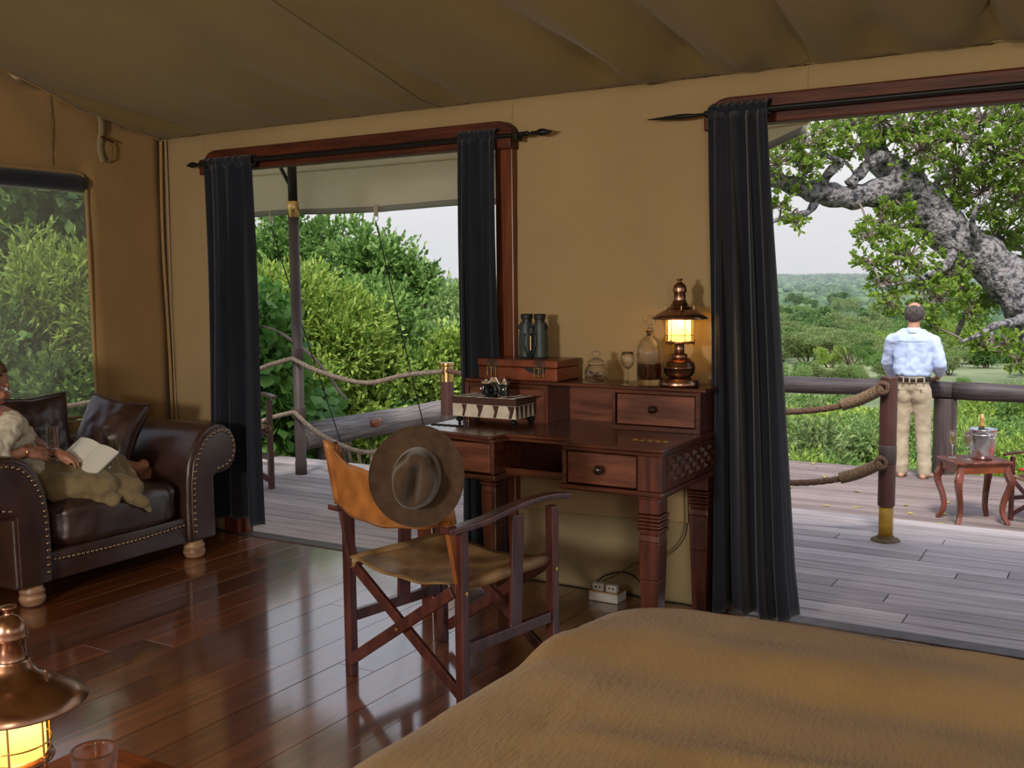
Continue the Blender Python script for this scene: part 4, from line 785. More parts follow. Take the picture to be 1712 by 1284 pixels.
# fallen leaves on the decks
lm = [bigleaf('leaf', 'obovate', M['leaf_yellow'])]
for (x, y, z) in [(-1.55, 6.95, -.5), (-1.9, 8.2, -.5), (-2.4, 8.9, -.5), (-1.35, 8.7, -.5), (-1.5, 9.6, -.5), (-1.75, 7.7, -.5), (-2.7, 10.2, -.5), (-3.0, 10.9, -.5), (-2.2, 10.4, -.5), (-1.45, 9.0, -.5), (-1.3, 8.2, -.5), (-2.3, 9.7, -.5), (-1.6, 8.9, -.5), (-2.9, 9.6, -.5), (-1.75, 9.3, -.5), (-2.05, 9.0, -.5)]:
    o = bpy.data.objects.new('fallen_leaf', lm[0]); COL.objects.link(o); o.location = (x, y+.35, z+.006); o.rotation_euler = (rnd(-.15, .15), rnd(-.3, .3), rnd(0, 6)); s = rnd(.07, .11); o.scale = (s, s, s)
    tag(o, 'small yellow leaf fallen on the boards of the lower deck', 'leaf', 'fallen leaves on the lower deck')
# haze over the far valley: thin air-borne scatter
hz = MB().box(-5200, 2500, 150, 5800, -80, 260)
hm = bpy.data.materials.new('valley_haze'); hm.use_nodes = True; nt = hm.node_tree; nt.nodes.remove(nt.nodes['Principled BSDF'])
vs2 = N(nt, 'ShaderNodeVolumeScatter', Density=.00016); vs2.inputs['Color'].default_value = (.80, .88, 1, 1); nt.links.new(vs2.outputs[0], nt.nodes['Material Output'].inputs['Volume'])
hzo = obj('valley_haze', hz, hm, None, world=False); tag(hzo, 'thin blue haze lying over the far side of the valley', 'haze', kind='stuff')

# ================================================================== DESK
D0 = (-2.24, 4.18, 0)
dt = thing('writing_desk', 'dark mahogany writing desk with carved side standing against the tent wall', 'desk', D0)
DX0, DX1 = -2.87, -1.625; ZT = .845
def leg(x, y):
    mb = MB(); s = .045
    for a, b_, k in ((.635, .665, 1.12), (.575, .635, 1.0), (.560, .572, 1.14), (.545, .557, 1.06), (.530, .542, 1.14), (.515, .527, 1.06), (.500, .512, 1.12), (.49, .50, .95)): mb.box(x-s*k, x+s*k, y-s*k, y+s*k, a, b_)
    lo, hi = .0, .49; z2 = [(lo, .70), (.10, .78), (.30, .92), (.46, 1.0), (hi, .92)]
    for (a, ka), (b_, kb) in zip(z2, z2[1:]):
        vs = [(x+i*s*k, y+j*s*k, z) for z, k in ((a, ka), (b_, kb)) for i, j in ((-1, -1), (1, -1), (1, 1), (-1, 1))]
        mb.add(vs, [(0, 3, 2, 1), (4, 5, 6, 7), (0, 1, 5, 4), (1, 2, 6, 5), (2, 3, 7, 6), (3, 0, 4, 7)])
    return mb
for x in (DX0+.075, DX1-.055):
    for y in (3.885, 4.435): obj('leg', leg(x, y), M['deskz'], dt, bevel=.004)
top = [(DX0-.02, 3.90), (-2.43, 3.825), (-2.415, 3.835), (-2.40, 3.93), (-2.09, 3.93), (-2.075, 3.825), (DX1+.012, 3.825), (DX1+.012, 4.53), (DX0-.02, 4.53)]
obj('top', MB().prism(top, .828, ZT, 'z'), M['deskx'], dt, bevel=.006, bseg=3)
obj('top_moulding', MB().prism([(a-.006 if a > -2 else a+.006, b_+.010) for a, b_ in top[:7]]+[(DX1, 4.52), (DX0, 4.52)], .812, .828, 'z'), M['deskx'], dt, bevel=.004)
# pedestal cases: shell boards, drawer, stile
def case(x0, x1, yf, stile, mir):
    obj('case_bottom', MB().box(x0-.012, x1+.012, yf-.012, 4.50, .645, .668), M['deskx'], dt, bevel=.007, bseg=3)
    obj('side_panel', MB().box(x0, x0+.02, yf, 4.49, .668, .812), M['deskx'], dt, bevel=.002)
    obj('side_panel', MB().box(x1-.02, x1, yf+.001, 4.49, .668, .812), M['deskx'], dt, bevel=.002)
    if stile:
        obj('corner_stile', MB().box(x1-.105, x1-.001, yf-.002, yf+.03, .668, .812), M['deskz'], dt, bevel=.003); xr = x1-.112
    else: xr = x1-.024
    d = obj('drawer', MB().box(x0+.024, xr, yf+.004, yf+.34, .674, .806), M['deskpanel'], dt, bevel=.004)
    kx = (x0+.024+xr)/2
    obj('knob', MB().lathe((kx, yf+.004, .742), [(.010, 0), (.009, -.012), (.017, -.020), (.021, -.030), (.018, -.041), (.008, -.046), (0, -.047)], 20, 'y'), M['darkknob'], d, smooth=True)
case(-2.075, DX1, 3.84, True, 0); case(DX0, -2.42, 3.85, False, 1)
obj('centre_shelf', MB().box(-2.42, -2.075, 3.955, 4.49, .668, .682), M['deskx'], dt, bevel=.003)
obj('shelf_lip', MB().box(-2.42, -2.075, 3.945, 3.962, .655, .69), M['deskx'], dt, bevel=.003)
obj('back_board', MB().box(DX0, DX1, 4.485, 4.505, .65, .828), M['deskx'], dt)
# carved side frieze of pyramids, two rows of triangles
mb = MB(); fy0, fy1 = 3.93, 4.30; n_ = 8
obj('frieze_frame', MB().box(DX1-.0005, DX1+.004, 3.90, 4.47, .672, .690).box(DX1-.0005, DX1+.004, 3.90, 4.47, .796, .810).box(DX1-.0005, DX1+.004, 3.90, 3.922, .69, .796).box(DX1-.0005, DX1+.004, 4.44, 4.47, .69, .796), M['deskx'], dt, bevel=.002)
for r_ in range(4):
    for k in range(12):
        y0 = 3.926+k*.043; z0 = .693+r_*.0255; c = (DX1+(.013 if (k+r_) % 2 else -.006), y0+.0215, z0+.0127); vs = [(DX1+.001, y0, z0), (DX1+.001, y0+.043, z0), (DX1+.001, y0+.043, z0+.0255), (DX1+.001, y0, z0+.0255), c]
        mb.add(vs, [(0, 1, 4), (1, 2, 4), (2, 3, 4), (3, 0, 4)])
cv = obj('carving', mb, M['deskx'], dt); cv['kind'] = 'stuff'
# brass inlays on the top
def inlay(cx, cy, m, s=1):
    mb = MB()
    for k in range(5):
        x = cx+(k-2)*.034*s
        mb.tube([(x+.016*s*math.cos(a), cy+.026*s*math.sin(a), ZT+.0005) for a in np.linspace(0, 2*PI, 13)], .0022, 4, caps=False)
        mb.tube([(x+.008*s*math.cos(a), cy+.010*s*math.sin(a), ZT+.0005) for a in np.linspace(0, 2*PI, 9)], .0025, 4, caps=False)
    obj('inlay', mb, m, dt)
inlay(-1.76, 4.03, M['brass']); inlay(-2.79, 4.03, M['iron'])
# hutch
HY = 4.275; HZ = 1.045
hu = thing('desk_hutch', 'low mahogany hutch with one drawer, standing along the back of the desk', 'hutch', (-2.24, 4.4, ZT))
obj('top', MB().box(DX0+.01, -2.052, HY+.02, 4.525, HZ-.018, HZ-.002), M['deskx'], hu, bevel=.004)
obj('top', MB().box(-2.055, DX1+.02, HY-.008, 4.525, HZ-.018, HZ), M['deskx'], hu, bevel=.005)
obj('back_panel', MB().box(DX0+.02, DX1-.005, 4.50, 4.518, ZT, HZ-.018), M['deskpanel'], hu)
# right drawer box with framed front
obj('side_panel', MB().box(-2.052, -2.036, HY, 4.50, ZT, HZ-.018), M['deskx'], hu, bevel=.002)
obj('side_panel', MB().box(DX1-.028, DX1-.006, HY, 4.50, ZT, HZ-.018), M['deskx'], hu, bevel=.002)
obj('front_rail', MB().box(-2.036, DX1-.028, HY+.002, HY+.02, ZT, ZT+.022), M['deskx'], hu, bevel=.002)
obj('front_rail', MB().box(-2.036, DX1-.028, HY+.002, HY+.02, HZ-.034, HZ-.018), M['deskx'], hu, bevel=.002)
d = obj('drawer', MB().box(-2.030, DX1-.034, HY+.008, HY+.20, ZT+.026, HZ-.038), M['deskpanel'], hu, bevel=.003)
obj('knob', MB().lathe((-1.850, HY+.008, .945), [(.009, 0), (.008, -.010), (.015, -.017), (.018, -.026), (.015, -.035), (0, -.040)], 20, 'y'), M['darkknob'], d, smooth=True)
# left box
obj('side_panel', MB().box(-2.405, -2.385, HY, 4.50, ZT, HZ-.018), M['deskz'], hu, bevel=.002)
obj('side_panel', MB().box(DX0+.02, DX0+.04, HY, 4.50, ZT, HZ-.018), M['deskz'], hu, bevel=.002)
obj('front_rail', MB().box(DX0+.04, -2.405, HY+.002, HY+.018, HZ-.040, HZ-.018), M['deskx'], hu, bevel=.002)
obj('front_panel', MB().box(DX0+.04, -2.405, HY+.012, HY+.024, ZT, HZ-.040), M['deskpanel'], hu)
# ---- things on the desk
# hide-covered box
t = thing('hide_box', 'striped hide box on little feet holding the film camera', 'box', (-2.63, 4.2, ZT))
bx0, bx1, by0, by1 = -2.805, -2.455, 4.10, 4.285; z0, z1 = .882, .945
obj('box_body', MB().box(bx0, bx1, by0, by1, z0, z1-.002), M['hide'], t, bevel=.003)
obj('lid', MB().box(bx0-.003, bx1+.003, by0-.003, by1+.003, z1, .975), M['hidebrown'], t, bevel=.003)
obj('lid_top', MB().box(bx0+.012, bx1-.012, by0+.012, by1-.012, .975, .9765), M['hide'], t)
mb = MB()
for k, (u, a, b_) in enumerate([(.12, .028, .006), (.37, .040, .006), (.62, .034, .009), (.86, .040, .010)]):
    x = lerp(bx0, bx1, u+.07); p = [(x-a*.5, z1-.003), (x+a*.5, z1-.003), (x+a*.30, .915), (x+b_*.6-.004, z0+.003), (x-b_*.6-.008, z0+.003), (x-a*.18, .915)]
    mb.prism(p, by0-.0015, by0+.001, 'y')
for k, y in enumerate(np.linspace(by0+.012, by1-.012, 5)):
    p = [(y-.013, z1-.003), (y+.013, z1-.003), (y+.006, z0+.003), (y-.004, z0+.003)]; mb.prism(p, bx1-.001, bx1+.0015, 'x')
obj('stripe', mb, M['hidebrown'], t)
mb = MB()
for k in range(6):
    x = bx0+.03+k*.06; mb.prism([(x, by0+.014), (x+.026, by0+.014), (x+.055, by1-.014), (x+.034, by1-.014)], .9764, .9775, 'z')
obj('lid_stripe', mb, M['hidebrown'], t)
for x in (bx0+.03, bx1-.02):
    for y in (by0+.014, by1-.015): obj('foot', MB().lathe((x, y, ZT), [(.006, 0), (.008, .004), (.006, .010), (.016, .018), (.020, .024), (.012, .030), (.008, .038)], 12), M['iron'], t, smooth=True)
# film camera
t = thing('film_camera', 'vintage black and silver film camera on the striped box', 'camera', (-2.57, 4.16, .978)); CX, CY, CZ = -2.60, 4.16, .978
obj('body', MB().box(CX-.07, CX+.07, CY-.016, CY+.016, CZ+.006, CZ+.058), M['black'], t, bevel=.006)
obj('base_plate', MB().box(CX-.070, CX+.070, CY-.0165, CY+.0165, CZ, CZ+.008), M['steel'], t, bevel=.003)
obj('top_plate', MB().box(CX-.070, CX+.070, CY-.0165, CY+.0165, CZ+.056, CZ+.074), M['steel'], t, bevel=.004)
obj('prism_housing', MB().prism([(CX-.034, CZ+.058), (CX-.010, CZ+.096), (CX+.014, CZ+.096), (CX+.038, CZ+.058)], CY-.020, CY+.016, 'y'), M['steel'], t, bevel=.004)
obj('dial', MB().lathe((CX+.050, CY, CZ+.074), [(.013, 0), (.013, .007), (.007, .008), (.007, .013), (0, .013)], 16), M['steel'], t)
obj('dial', MB().lathe((CX-.050, CY, CZ+.074), [(.011, 0), (.011, .006), (0, .006)], 16), M['steel'], t)
ln = obj('lens', MB().lathe((CX+.003, CY-.014, CZ+.034), [(.036, 0), (.036, -.012), (.031, -.014), (.031, -.026), (.033, -.028), (.033, -.044), (.028, -.048), (.026, -.042), (.018, -.036), (0, -.034)], 28, 'y'), M['black'], t, smooth=False)
obj('front_glass', MB().lathe((CX+.003, CY-.050, CZ+.034), [(.019, 0), (.012, -.004), (0, -.0055)], 20, 'y'), M['lens'], ln, smooth=True)
for r_, y in ((.0365, -.020), (.0335, -.055)): obj('lens_ring', MB().lathe((CX+.003, CY+y, CZ+.034), [(r_-.003, -.001), (r_, -.001), (r_, .002), (r_-.003, .002)], 28, 'y', caps=False), M['steel'], ln)
for sx in (-1, 1): obj('strap_lug', MB().tube([(CX+sx*.062+.008*math.cos(a), CY-.021, CZ+.040+.008*math.sin(a)) for a in np.linspace(0, 2*PI, 11)], .0018, 5, caps=False), M['steel'], t)
# leather case
t = thing('leather_case', 'red-brown leather case with two buckled straps on the hutch under the binoculars', 'case', (-2.55, 4.40, HZ)); a0, a1, b0, b1 = -2.775, -2.340, 4.285, 4.515
obj('case_base', MB().box(a0, a1, b0, b1, HZ, HZ+.062), M['caseleather'], t, bevel=.006)
obj('lid', MB().box(a0-.003, a1+.003, b0-.003, b1+.003, HZ+.064, HZ+.100), M['caseleather'], t, bevel=.006)
for x in (a0+.083, a1-.090):
    st = obj('strap', MB().box(x-.028, x+.028, b0-.009, b0-.002, HZ+.062, HZ+.098).box(x-.010, x+.010, b0-.008, b0-.001, HZ+.030, HZ+.07), M['sofa'], t, bevel=.003)
    P = [(x-.024, b0-.013, HZ+.020), (x-.024, b0-.013, HZ+.062), (x+.024, b0-.013, HZ+.062), (x+.024, b0-.013, HZ+.020), (x-.024, b0-.013, HZ+.020)]
    obj('buckle', MB().tube(P, .0028, 6).tube([(x, b0-.015, HZ+.064), (x, b0-.015, HZ+.018)], .0022, 6), M['brass'], st)
    for dx in (-.017, .017): obj('rivet', MB().ell((x+dx, b0-.009, HZ+.075), .003, nu=8, nv=6), M['brass'], st)
obj('cut_out', MB().prism([(a1-.185, HZ+.0625), (a1-.155, HZ+.045), (a1-.12, HZ+.034), (a1-.07, HZ+.032), (a1-.058, HZ+.0625)], b0-.0012, b0+.004, 'y'), M['black'], t)
# binoculars standing on end
t = thing('binoculars', 'dark green rubber-armoured binoculars standing upright on the leather case', 'binoculars', (-2.53, 4.40, HZ+.10)); bz = HZ+.1005; by = 4.40
for s in (-1, 1):
    x = -2.53+s*.040
    obj('barrel', MB().lathe((x, by, bz), [(.031, 0), (.036, .003), (.036, .015), (.034, .020), (.036, .05), (.035, .10), (.032, .14), (.029, .168), (.030, .172)], 26), M['rubber'], t, smooth=True)
    e = obj('eyepiece', MB().lathe((x-s*.004, by, bz+.172), [(.024, 0), (.024, .014), (.028, .017), (.030, .038), (.026, .041), (.022, .030), (0, .028)], 24), M['black'], t, smooth=False)
    obj('strap_ring', MB().tube([(x+s*.033, by-.004+.01*math.cos(a), bz+.15+.012*math.sin(a)) for a in np.linspace(0, 2*PI, 11)], .003, 6), M['black'], t)
obj('bridge', MB().box(-2.562, -2.498, by-.016, by+.016, bz+.125, bz+.160).box(-2.560, -2.500, by-.014, by+.014, bz+.052, bz+.068), M['rubber'], t, bevel=.006)
obj('focus_wheel', MB().lathe((-2.53, by-.018, bz+.118), [(.015, 0), (.017, .003), (.017, .030), (.015, .034), (.006, .036), (.006, .052)], 20, flute=16, fl=.03), M['black'], t)
obj('hinge_bar', MB().box(-2.533, -2.525, by-.034, by-.028, bz+.036, bz+.11), M['brass'], t, bevel=.002)
obj('neck_strap', MB().tube(smooth_path([(-2.560, by-.034, bz+.12), (-2.563, by-.040, bz+.07), (-2.547, by-.042, bz+.025), (-2.53, by-.042, bz+.012), (-2.511, by-.042, bz+.025), (-2.497, by-.040, bz+.07), (-2.499, by-.034, bz+.12)], 6), .0045, 8), M['black'], t, smooth=True)
# sweet jar
def jar():
    x, y, z = -2.165, 4.345, HZ+.001; t = thing('glass_jar', 'small lidded glass jar of biscuits on the hutch', 'jar', (x, y, z))
    obj('jar_body', MB().lathe((x, y, z), [(0, .002), (.046, .002), (.053, .010), (.053, .055), (.046, .070), (.038, .078), (.041, .084), (.037, .084), (.034, .078), (.043, .068), (.050, .054), (.050, .012), (.043, .006), (0, .006)], 30), M['glass_t'], t, smooth=True)
    obj('lid', MB().lathe((x, y, z+.084), [(0, 0), (.036, 0), (.043, .004), (.036, .018), (.018, .028), (.010, .032), (.014, .038), (.021, .048), (.018, .058), (0, .064)], 26), M['glass_t'], t, smooth=True)
    rs = random.Random(2)
    for k in range(9): a = rs.uniform(0, 6.28); r_ = rs.uniform(.0, .028); obj('biscuit', MB().ell((x+r_*math.cos(a), y+r_*math.sin(a), z+.013+.005*k*.8), (.018, .012, .006), Euler((rs.uniform(-.3, .3), rs.uniform(-.3, .3), a)), 12, 8), M['coral'], t, smooth=True)
jar()
def wineglass(name, label, x, y, z, s, m, group=None, fill=None, flutep=None):
    t = thing(name, label, 'glass', (x, y, z), 0, group)
    pr = flutep or [(0, .001), (.032, .001), (.031, .003), (.006, .008), (.0045, .02), (.0045, .068), (.010, .074), (.026, .090), (.032, .110), (.030, .135), (.025, .152), (.0238, .152), (.0285, .135), (.0305, .110), (.024, .092), (.008, .077), (0, .076)]
    obj('glass_body', MB().lathe((x, y, z), [(r*s, h*s) for r, h in pr], 28), m, t, smooth=True)
    if fill: obj('wine', MB().lathe((x, y, z), [(r*s, h*s) for r, h in fill], 20), M['champ'], t, smooth=True)
    return t
wineglass('sherry_glass', 'small empty stemmed glass between the jar and the decanter', -1.985, 4.30, HZ+.001, .98, M['glass_t'])
x, y, z = -1.895, 4.34, HZ+.001; t = thing('decanter', 'tall clear decanter half full of amber spirit beside the lantern', 'decanter', (x, y, z))
obj('bottle', MB().lathe((x, y, z), [(0, .0), (.050, .0), (.056, .006), (.058, .020), (.058, .145), (.054, .175), (.042, .200), (.026, .216), (.018, .224), (.017, .240), (.022, .246), (.019, .246), (.0135, .238), (.014, .224), (.024, .213), (.039, .197), (.050, .173), (.053, .145), (.053, .035), (.046, .026), (0, .024)], 36), M['glass_t'], t, smooth=True)
obj('spirit', MB().lathe((x, y, z), [(0, .0265), (.045, .028), (.0515, .036), (.0515, .098), (0, .098)], 32), M['whisky'], t, smooth=False)
s_ = obj('stopper', MB().lathe((x, y, z+.238), [(0, 0), (.011, 0), (.014, .012), (.017, .014), (.010, .022), (.012, .030), (.024, .038), (.029, .052), (.024, .066), (.016, .072), (0, .074)], 8), M['glass_t'], t)
obj('cork', MB().lathe((x, y, z+.222), [(.0125, 0), (.0145, .022)], 16), M['bun'], t, smooth=True)
# ---- lanterns
def lantern(label, x, y, z, power):
    t = thing('lantern', label, 'lantern', (x, y, z), 0, 'copper table lanterns')
    obj('foot', MB().lathe((x, y, z), [(.0, 0), (.082, 0), (.088, .004), (.090, .012), (.084, .030), (.080, .034), (.05, .040), (.040, .042)], 40), M['copper'], t, smooth=True)
    obj('reservoir', MB().lathe((x, y, z+.040), [(.040, 0), (.058, .008), (.068, .025), (.070, .041), (.073, .044), (.073, .047), (.070, .050), (.066, .066), (.052, .082), (.034, .090), (.036, .094), (.034, .104), (.022, .108), (.021, .150), (.024, .152)], 40), M['copper'], t, smooth=True)
    obj('gallery', MB().lathe((x, y, z+.190), [(.020, 0), (.062, .002), (.064, .006), (.062, .010), (.03, .012)], 36), M['copper'], t, smooth=True)
    for k in range(6):
        a = 2*PI*k/6+.26; c, s = math.cos(a), math.sin(a)
        obj('cage_wire', MB().tube([(x+.059*c, y+.059*s, z+.196), (x+.059*c, y+.059*s, z+.330)], .0020, 6), M['brass'], t)
        if k % 2 == 0: obj('thumb_nut', MB().lathe((x+.062*c, y+.062*s, z+.186), [(.004, 0), (.006, .004), (.003, .008), (.006, .012), (.006, .02), (0, .022)], 10), M['copper'], t)
    for h in (.228, .318): obj('cage_ring', MB().tube([(x+.060*math.cos(a), y+.060*math.sin(a), z+h) for a in np.linspace(0, 2*PI, 33)], .0018, 6, caps=False), M['brass'], t)
    ch = obj('chimney', MB().lathe((x, y, z+.202), [(.050, 0), (.050, .135)], 32, caps=False), M['wax'], t, smooth=True)
    obj('flame_bulb', MB().ell((x, y, z+.302), (.020, .020, .030)), M['bulb'], ch, smooth=True)
    obj('shade', MB().lathe((x, y, z), [(.124, .298), (.126, .301), (.100, .319), (.066, .338), (.056, .341), (.053, .349), (.044, .352), (.034, .366), (.031, .374), (.0275, .378), (.0275, .380), (.028, .372), (.052, .338), (.088, .321), (.122, .300)], 48, caps=False), M['copper'], t, smooth=True)
    obj('vent_tube', MB().lathe((x, y, z+.374), [(.028, 0), (.026, .004), (.025, .040), (.030, .043), (.031, .048), (.029, .052), (.030, .056), (.026, .070), (.016, .082), (.008, .086), (.008, .092), (.014, .098), (.014, .101), (.006, .102), (0, .103)], 28), M['copper'], t, smooth=True)
    for k in range(4):
        a = 2*PI*k/4+.5; obj('shade_screw', MB().cap((x+.062*math.cos(a), y+.062*math.sin(a), z+.338), (x+.062*math.cos(a), y+.062*math.sin(a), z+.357), .0035, .003, 8), M['copper'], t)
    d = bpy.data.lights.new('lantern_light', 'POINT'); d.energy = power; d.color = (1, .55, .09); d.shadow_soft_size = .018
    l = bpy.data.objects.new('lantern_light', d); COL.objects.link(l); l.parent = t; l.location = (0, 0, .275)
    for nm in ('chimney', 'flame_bulb'): pass
    ch.visible_shadow = True
    return t
lantern('lit copper lantern standing on the desk hutch beside the decanter', -1.755, 4.345, HZ, 3.4)
lantern('lit copper lantern in the lower left corner, in front of the sofa', -1.70, 1.085, .482, 1.0)

# ---- near table with tumbler
t = thing('low_table', 'polished red-brown table corner with lantern and tumbler at the bottom left edge', 'table', (-1.75, 1.2, 0))
obj('tabletop', MB().box(-2.02, -1.45, .86, 1.488, .452, .480), M['neartable'], t, bevel=.005, bseg=3)
obj('apron', MB().box(-2.00, -1.47, .88, 1.468, .38, .452), M['neartable'], t, bevel=.002)
for x in (-1.975, -1.495):
    for y in (.905, 1.443): obj('leg', MB().box(x-.022, x+.022, y-.022, y+.022, 0, .40), M['neartable'], t, bevel=.004)
x, y = -1.79, 1.31; t = thing('tumbler', 'heavy clear glass tumbler on the polished table beside the near lantern', 'glass', (x, y, .481))
obj('glass_body', MB().lathe((x, y, .481), [(0, .0), (.032, .0), (.036, .005), (.046, .095), (.0465, .100), (.045, .103), (.042, .100), (.040, .094), (.033, .016), (0, .014)], 40), M['glass_t'], t, smooth=True)

# ---- extension sockets and flex under the desk
t = thing('socket_box', 'white extension box with two sockets on the floor under the desk', 'socket', (-2.13, 4.40, 0))
obj('box_body', MB().box(-2.215, -2.065, 4.36, 4.46, .001, .045), M['white'], t, bevel=.003)
obj('brass_edge', MB().box(-2.217, -2.063, 4.357, 4.463, .045, .049), M['brass'], t)
for x in (-2.175, -2.105):
    s_ = obj('socket', MB().box(x-.028, x+.028, 4.375, 4.40, .049, .082), M['white'], t, bevel=.002)
    for dx in (-.010, .010): obj('pin_hole', MB().box(x+dx-.004, x+dx+.004, 4.3735, 4.3755, .062, .070), M['black'], s_)
tag(obj('flex', MB().tube(smooth_path([(-1.80, 4.50, .66), (-1.795, 4.515, .5), (-1.80, 4.50, .33), (-1.90, 4.48, .22), (-2.02, 4.46, .18), (-2.10, 4.43, .12), (-2.17, 4.42, .085)], 6), .0035, 6), M['cord']), 'thin brown flex hanging down the wall under the desk to the socket box', 'cord')
tag(obj('flex', MB().tube(smooth_path([(-1.95, 4.44, .05), (-2.0, 4.43, .12), (-2.08, 4.44, .135), (-2.16, 4.42, .11), (-2.19, 4.40, .083)], 6), .004, 6), M['black']), 'black flex looped over the socket box on the floor', 'cord')

# ================================================================== SAFARI CHAIRS
def safari_chair(loc, rz, label, leatherback=True):
    """local frame: width along x (0 = left side seen from behind), forward = +y, origin between the back feet"""
    t = thing('safari_chair', label, 'chair', loc, rz, 'folding safari chairs'); cw = M['chairwood']; K = dict(world=False)
    Wd, Dp = .60, .50; xl, xr = -Wd/2, Wd/2
    for s, x in ((-1, xl), (1, xr)):
        for y in (0, Dp): obj('leg', MB().beam((x, y, 0), (x, y, .665), .040, .034, (0, 1, 0)), cw, t, bevel=.003, **K)
        obj('side_stretcher', MB().beam((x, .02, .235), (x, Dp-.02, .235), .026, .042), cw, t, bevel=.003, **K)
        obj('side_slat', MB().beam((x, Dp*.56, .235), (x, Dp*.60, .665), .016, .062, (0, 1, 0)), cw, t, bevel=.003, **K)
        arm = smooth_path([(x, -.075, .672), (x, .10, .675), (x, .30, .700), (x, .46, .705), (x+.0, .60, .690)], 5); mb = MB(); k = len(arm)
        for i, p in enumerate(arm):
            w_ = .026*(1-.35*i/k)+.004; mb.v += [(p.x-w_, p.y, p.z-.011), (p.x+w_, p.y, p.z-.011), (p.x+w_, p.y, p.z+.011), (p.x-w_, p.y, p.z+.011)]
            if i: o = (i-1)*4; mb.f += [(o+a, o+(a+1) % 4, o+4+(a+1) % 4, o+4+a) for a in range(4)]
        mb.f += [(3, 2, 1, 0), tuple((k-1)*4+a for a in range(4))]
        obj('armrest', mb, cw, t, bevel=.005, **K)
        # back post: strut from the pivot on the back leg, through the arm, leaning back
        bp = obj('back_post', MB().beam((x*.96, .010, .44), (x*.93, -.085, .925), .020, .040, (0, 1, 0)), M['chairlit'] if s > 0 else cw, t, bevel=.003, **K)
        obj('pivot', MB().lathe((x+s*.018, 0, .44), [(.008, 0), (.008, s*.006), (0, s*.008)], 12, 'x'), M['brass'], t, **K)
        obj('pivot', MB().lathe((x+s*.018, Dp, .42), [(.008, 0), (.008, s*.006), (0, s*.008)], 12, 'x'), M['brass'], t, **K)
        obj('seat_rail', MB().beam((x*.93, -.02, .455), (x*.93, Dp+.03, .455), .026, .036), cw, t, bevel=.004, **K)
    for y in (.0, Dp):
        dy = -.022 if y == 0 else .022
        a = obj('cross_slat', MB().beam((xl*.96, y+dy, .065), (xr*.93, y+dy, .445), .018, .042), cw, t, bevel=.003, **K)
        b_ = obj('cross_slat', MB().beam((xr*.96, y-dy*.15, .065), (xl*.93, y-dy*.15, .445), .018, .042), cw, t, bevel=.003, **K)
        obj('centre_bolt', MB().lathe((0, y+dy*1.5, .255), [(.008, 0), (.008, (-.006 if y == 0 else .006)), (0, (-.008 if y == 0 else .008))], 12, 'y'), M['brass'], t, **K)
    def seat(u, v):
        s = 2*u-1; return (s*.29*1.0, lerp(.0, Dp+.02, v)+.012*math.sin(u*PI)*(1 if v > .5 else -1)*0, .472-.045*(1-s*s)*(.8+.2*math.sin(v*3))+.003*math.sin(u*17+v*9))
    obj('seat', MB().grid(26, 18, seat), M['seatleather'], t, smooth=True, solid=.006, **K)
    for s in (-1, 1): obj('seat_sleeve', MB().tube([(s*.280, -.015, .456), (s*.280, Dp+.025, .456)], .024, 10), M['seatleather'], t, smooth=True, **K)
    if leatherback:
        def back(u, v):
            s = 2*u-1; q = 1-s*s; z = lerp(.690-.035*q, .918-.062*q, v); yb = lerp(-.060, -.086, v)-.055*q
            return (s*.292, yb, z+.003*math.sin(u*20))
        obj('backrest', MB().grid(30, 12, back), M['tanleather'], t, smooth=True, solid=.005, **K)
        for s in (-1, 1):
            def sl(u, v, s=s): a = 2*PI*u; y0 = lerp(-.040, -.088, v); return (s*.279+.022*math.cos(a)*(1 if s < 0 else 1), y0+.034*math.sin(a), lerp(.690, .922, v)-.018*math.sin(a)*v)
            obj('back_sleeve', MB().grid(17, 8, sl), M['tanleather'], t, smooth=True, solid=.004, **K)
        obj('stitching', MB().tube([(lambda p: (p[0], p[1]-.004, p[2]+.010))(back(u, 0)) for u in np.linspace(.06, .94, 30)], .0015, 4).tube([(lambda p: (p[0], p[1]-.004, p[2]-.010))(back(u, 1)) for u in np.linspace(.06, .94, 30)], .0015, 4), M['bun'], t, **K)
    return t
CH = safari_chair((-2.29, 3.005, 0), -.176, 'folding safari chair with tan leather back and a brown hat hung on it')
safari_chair((-6.09, 5.545, -.004), -1.9, 'folding safari chair on the deck, half hidden by the left curtain')
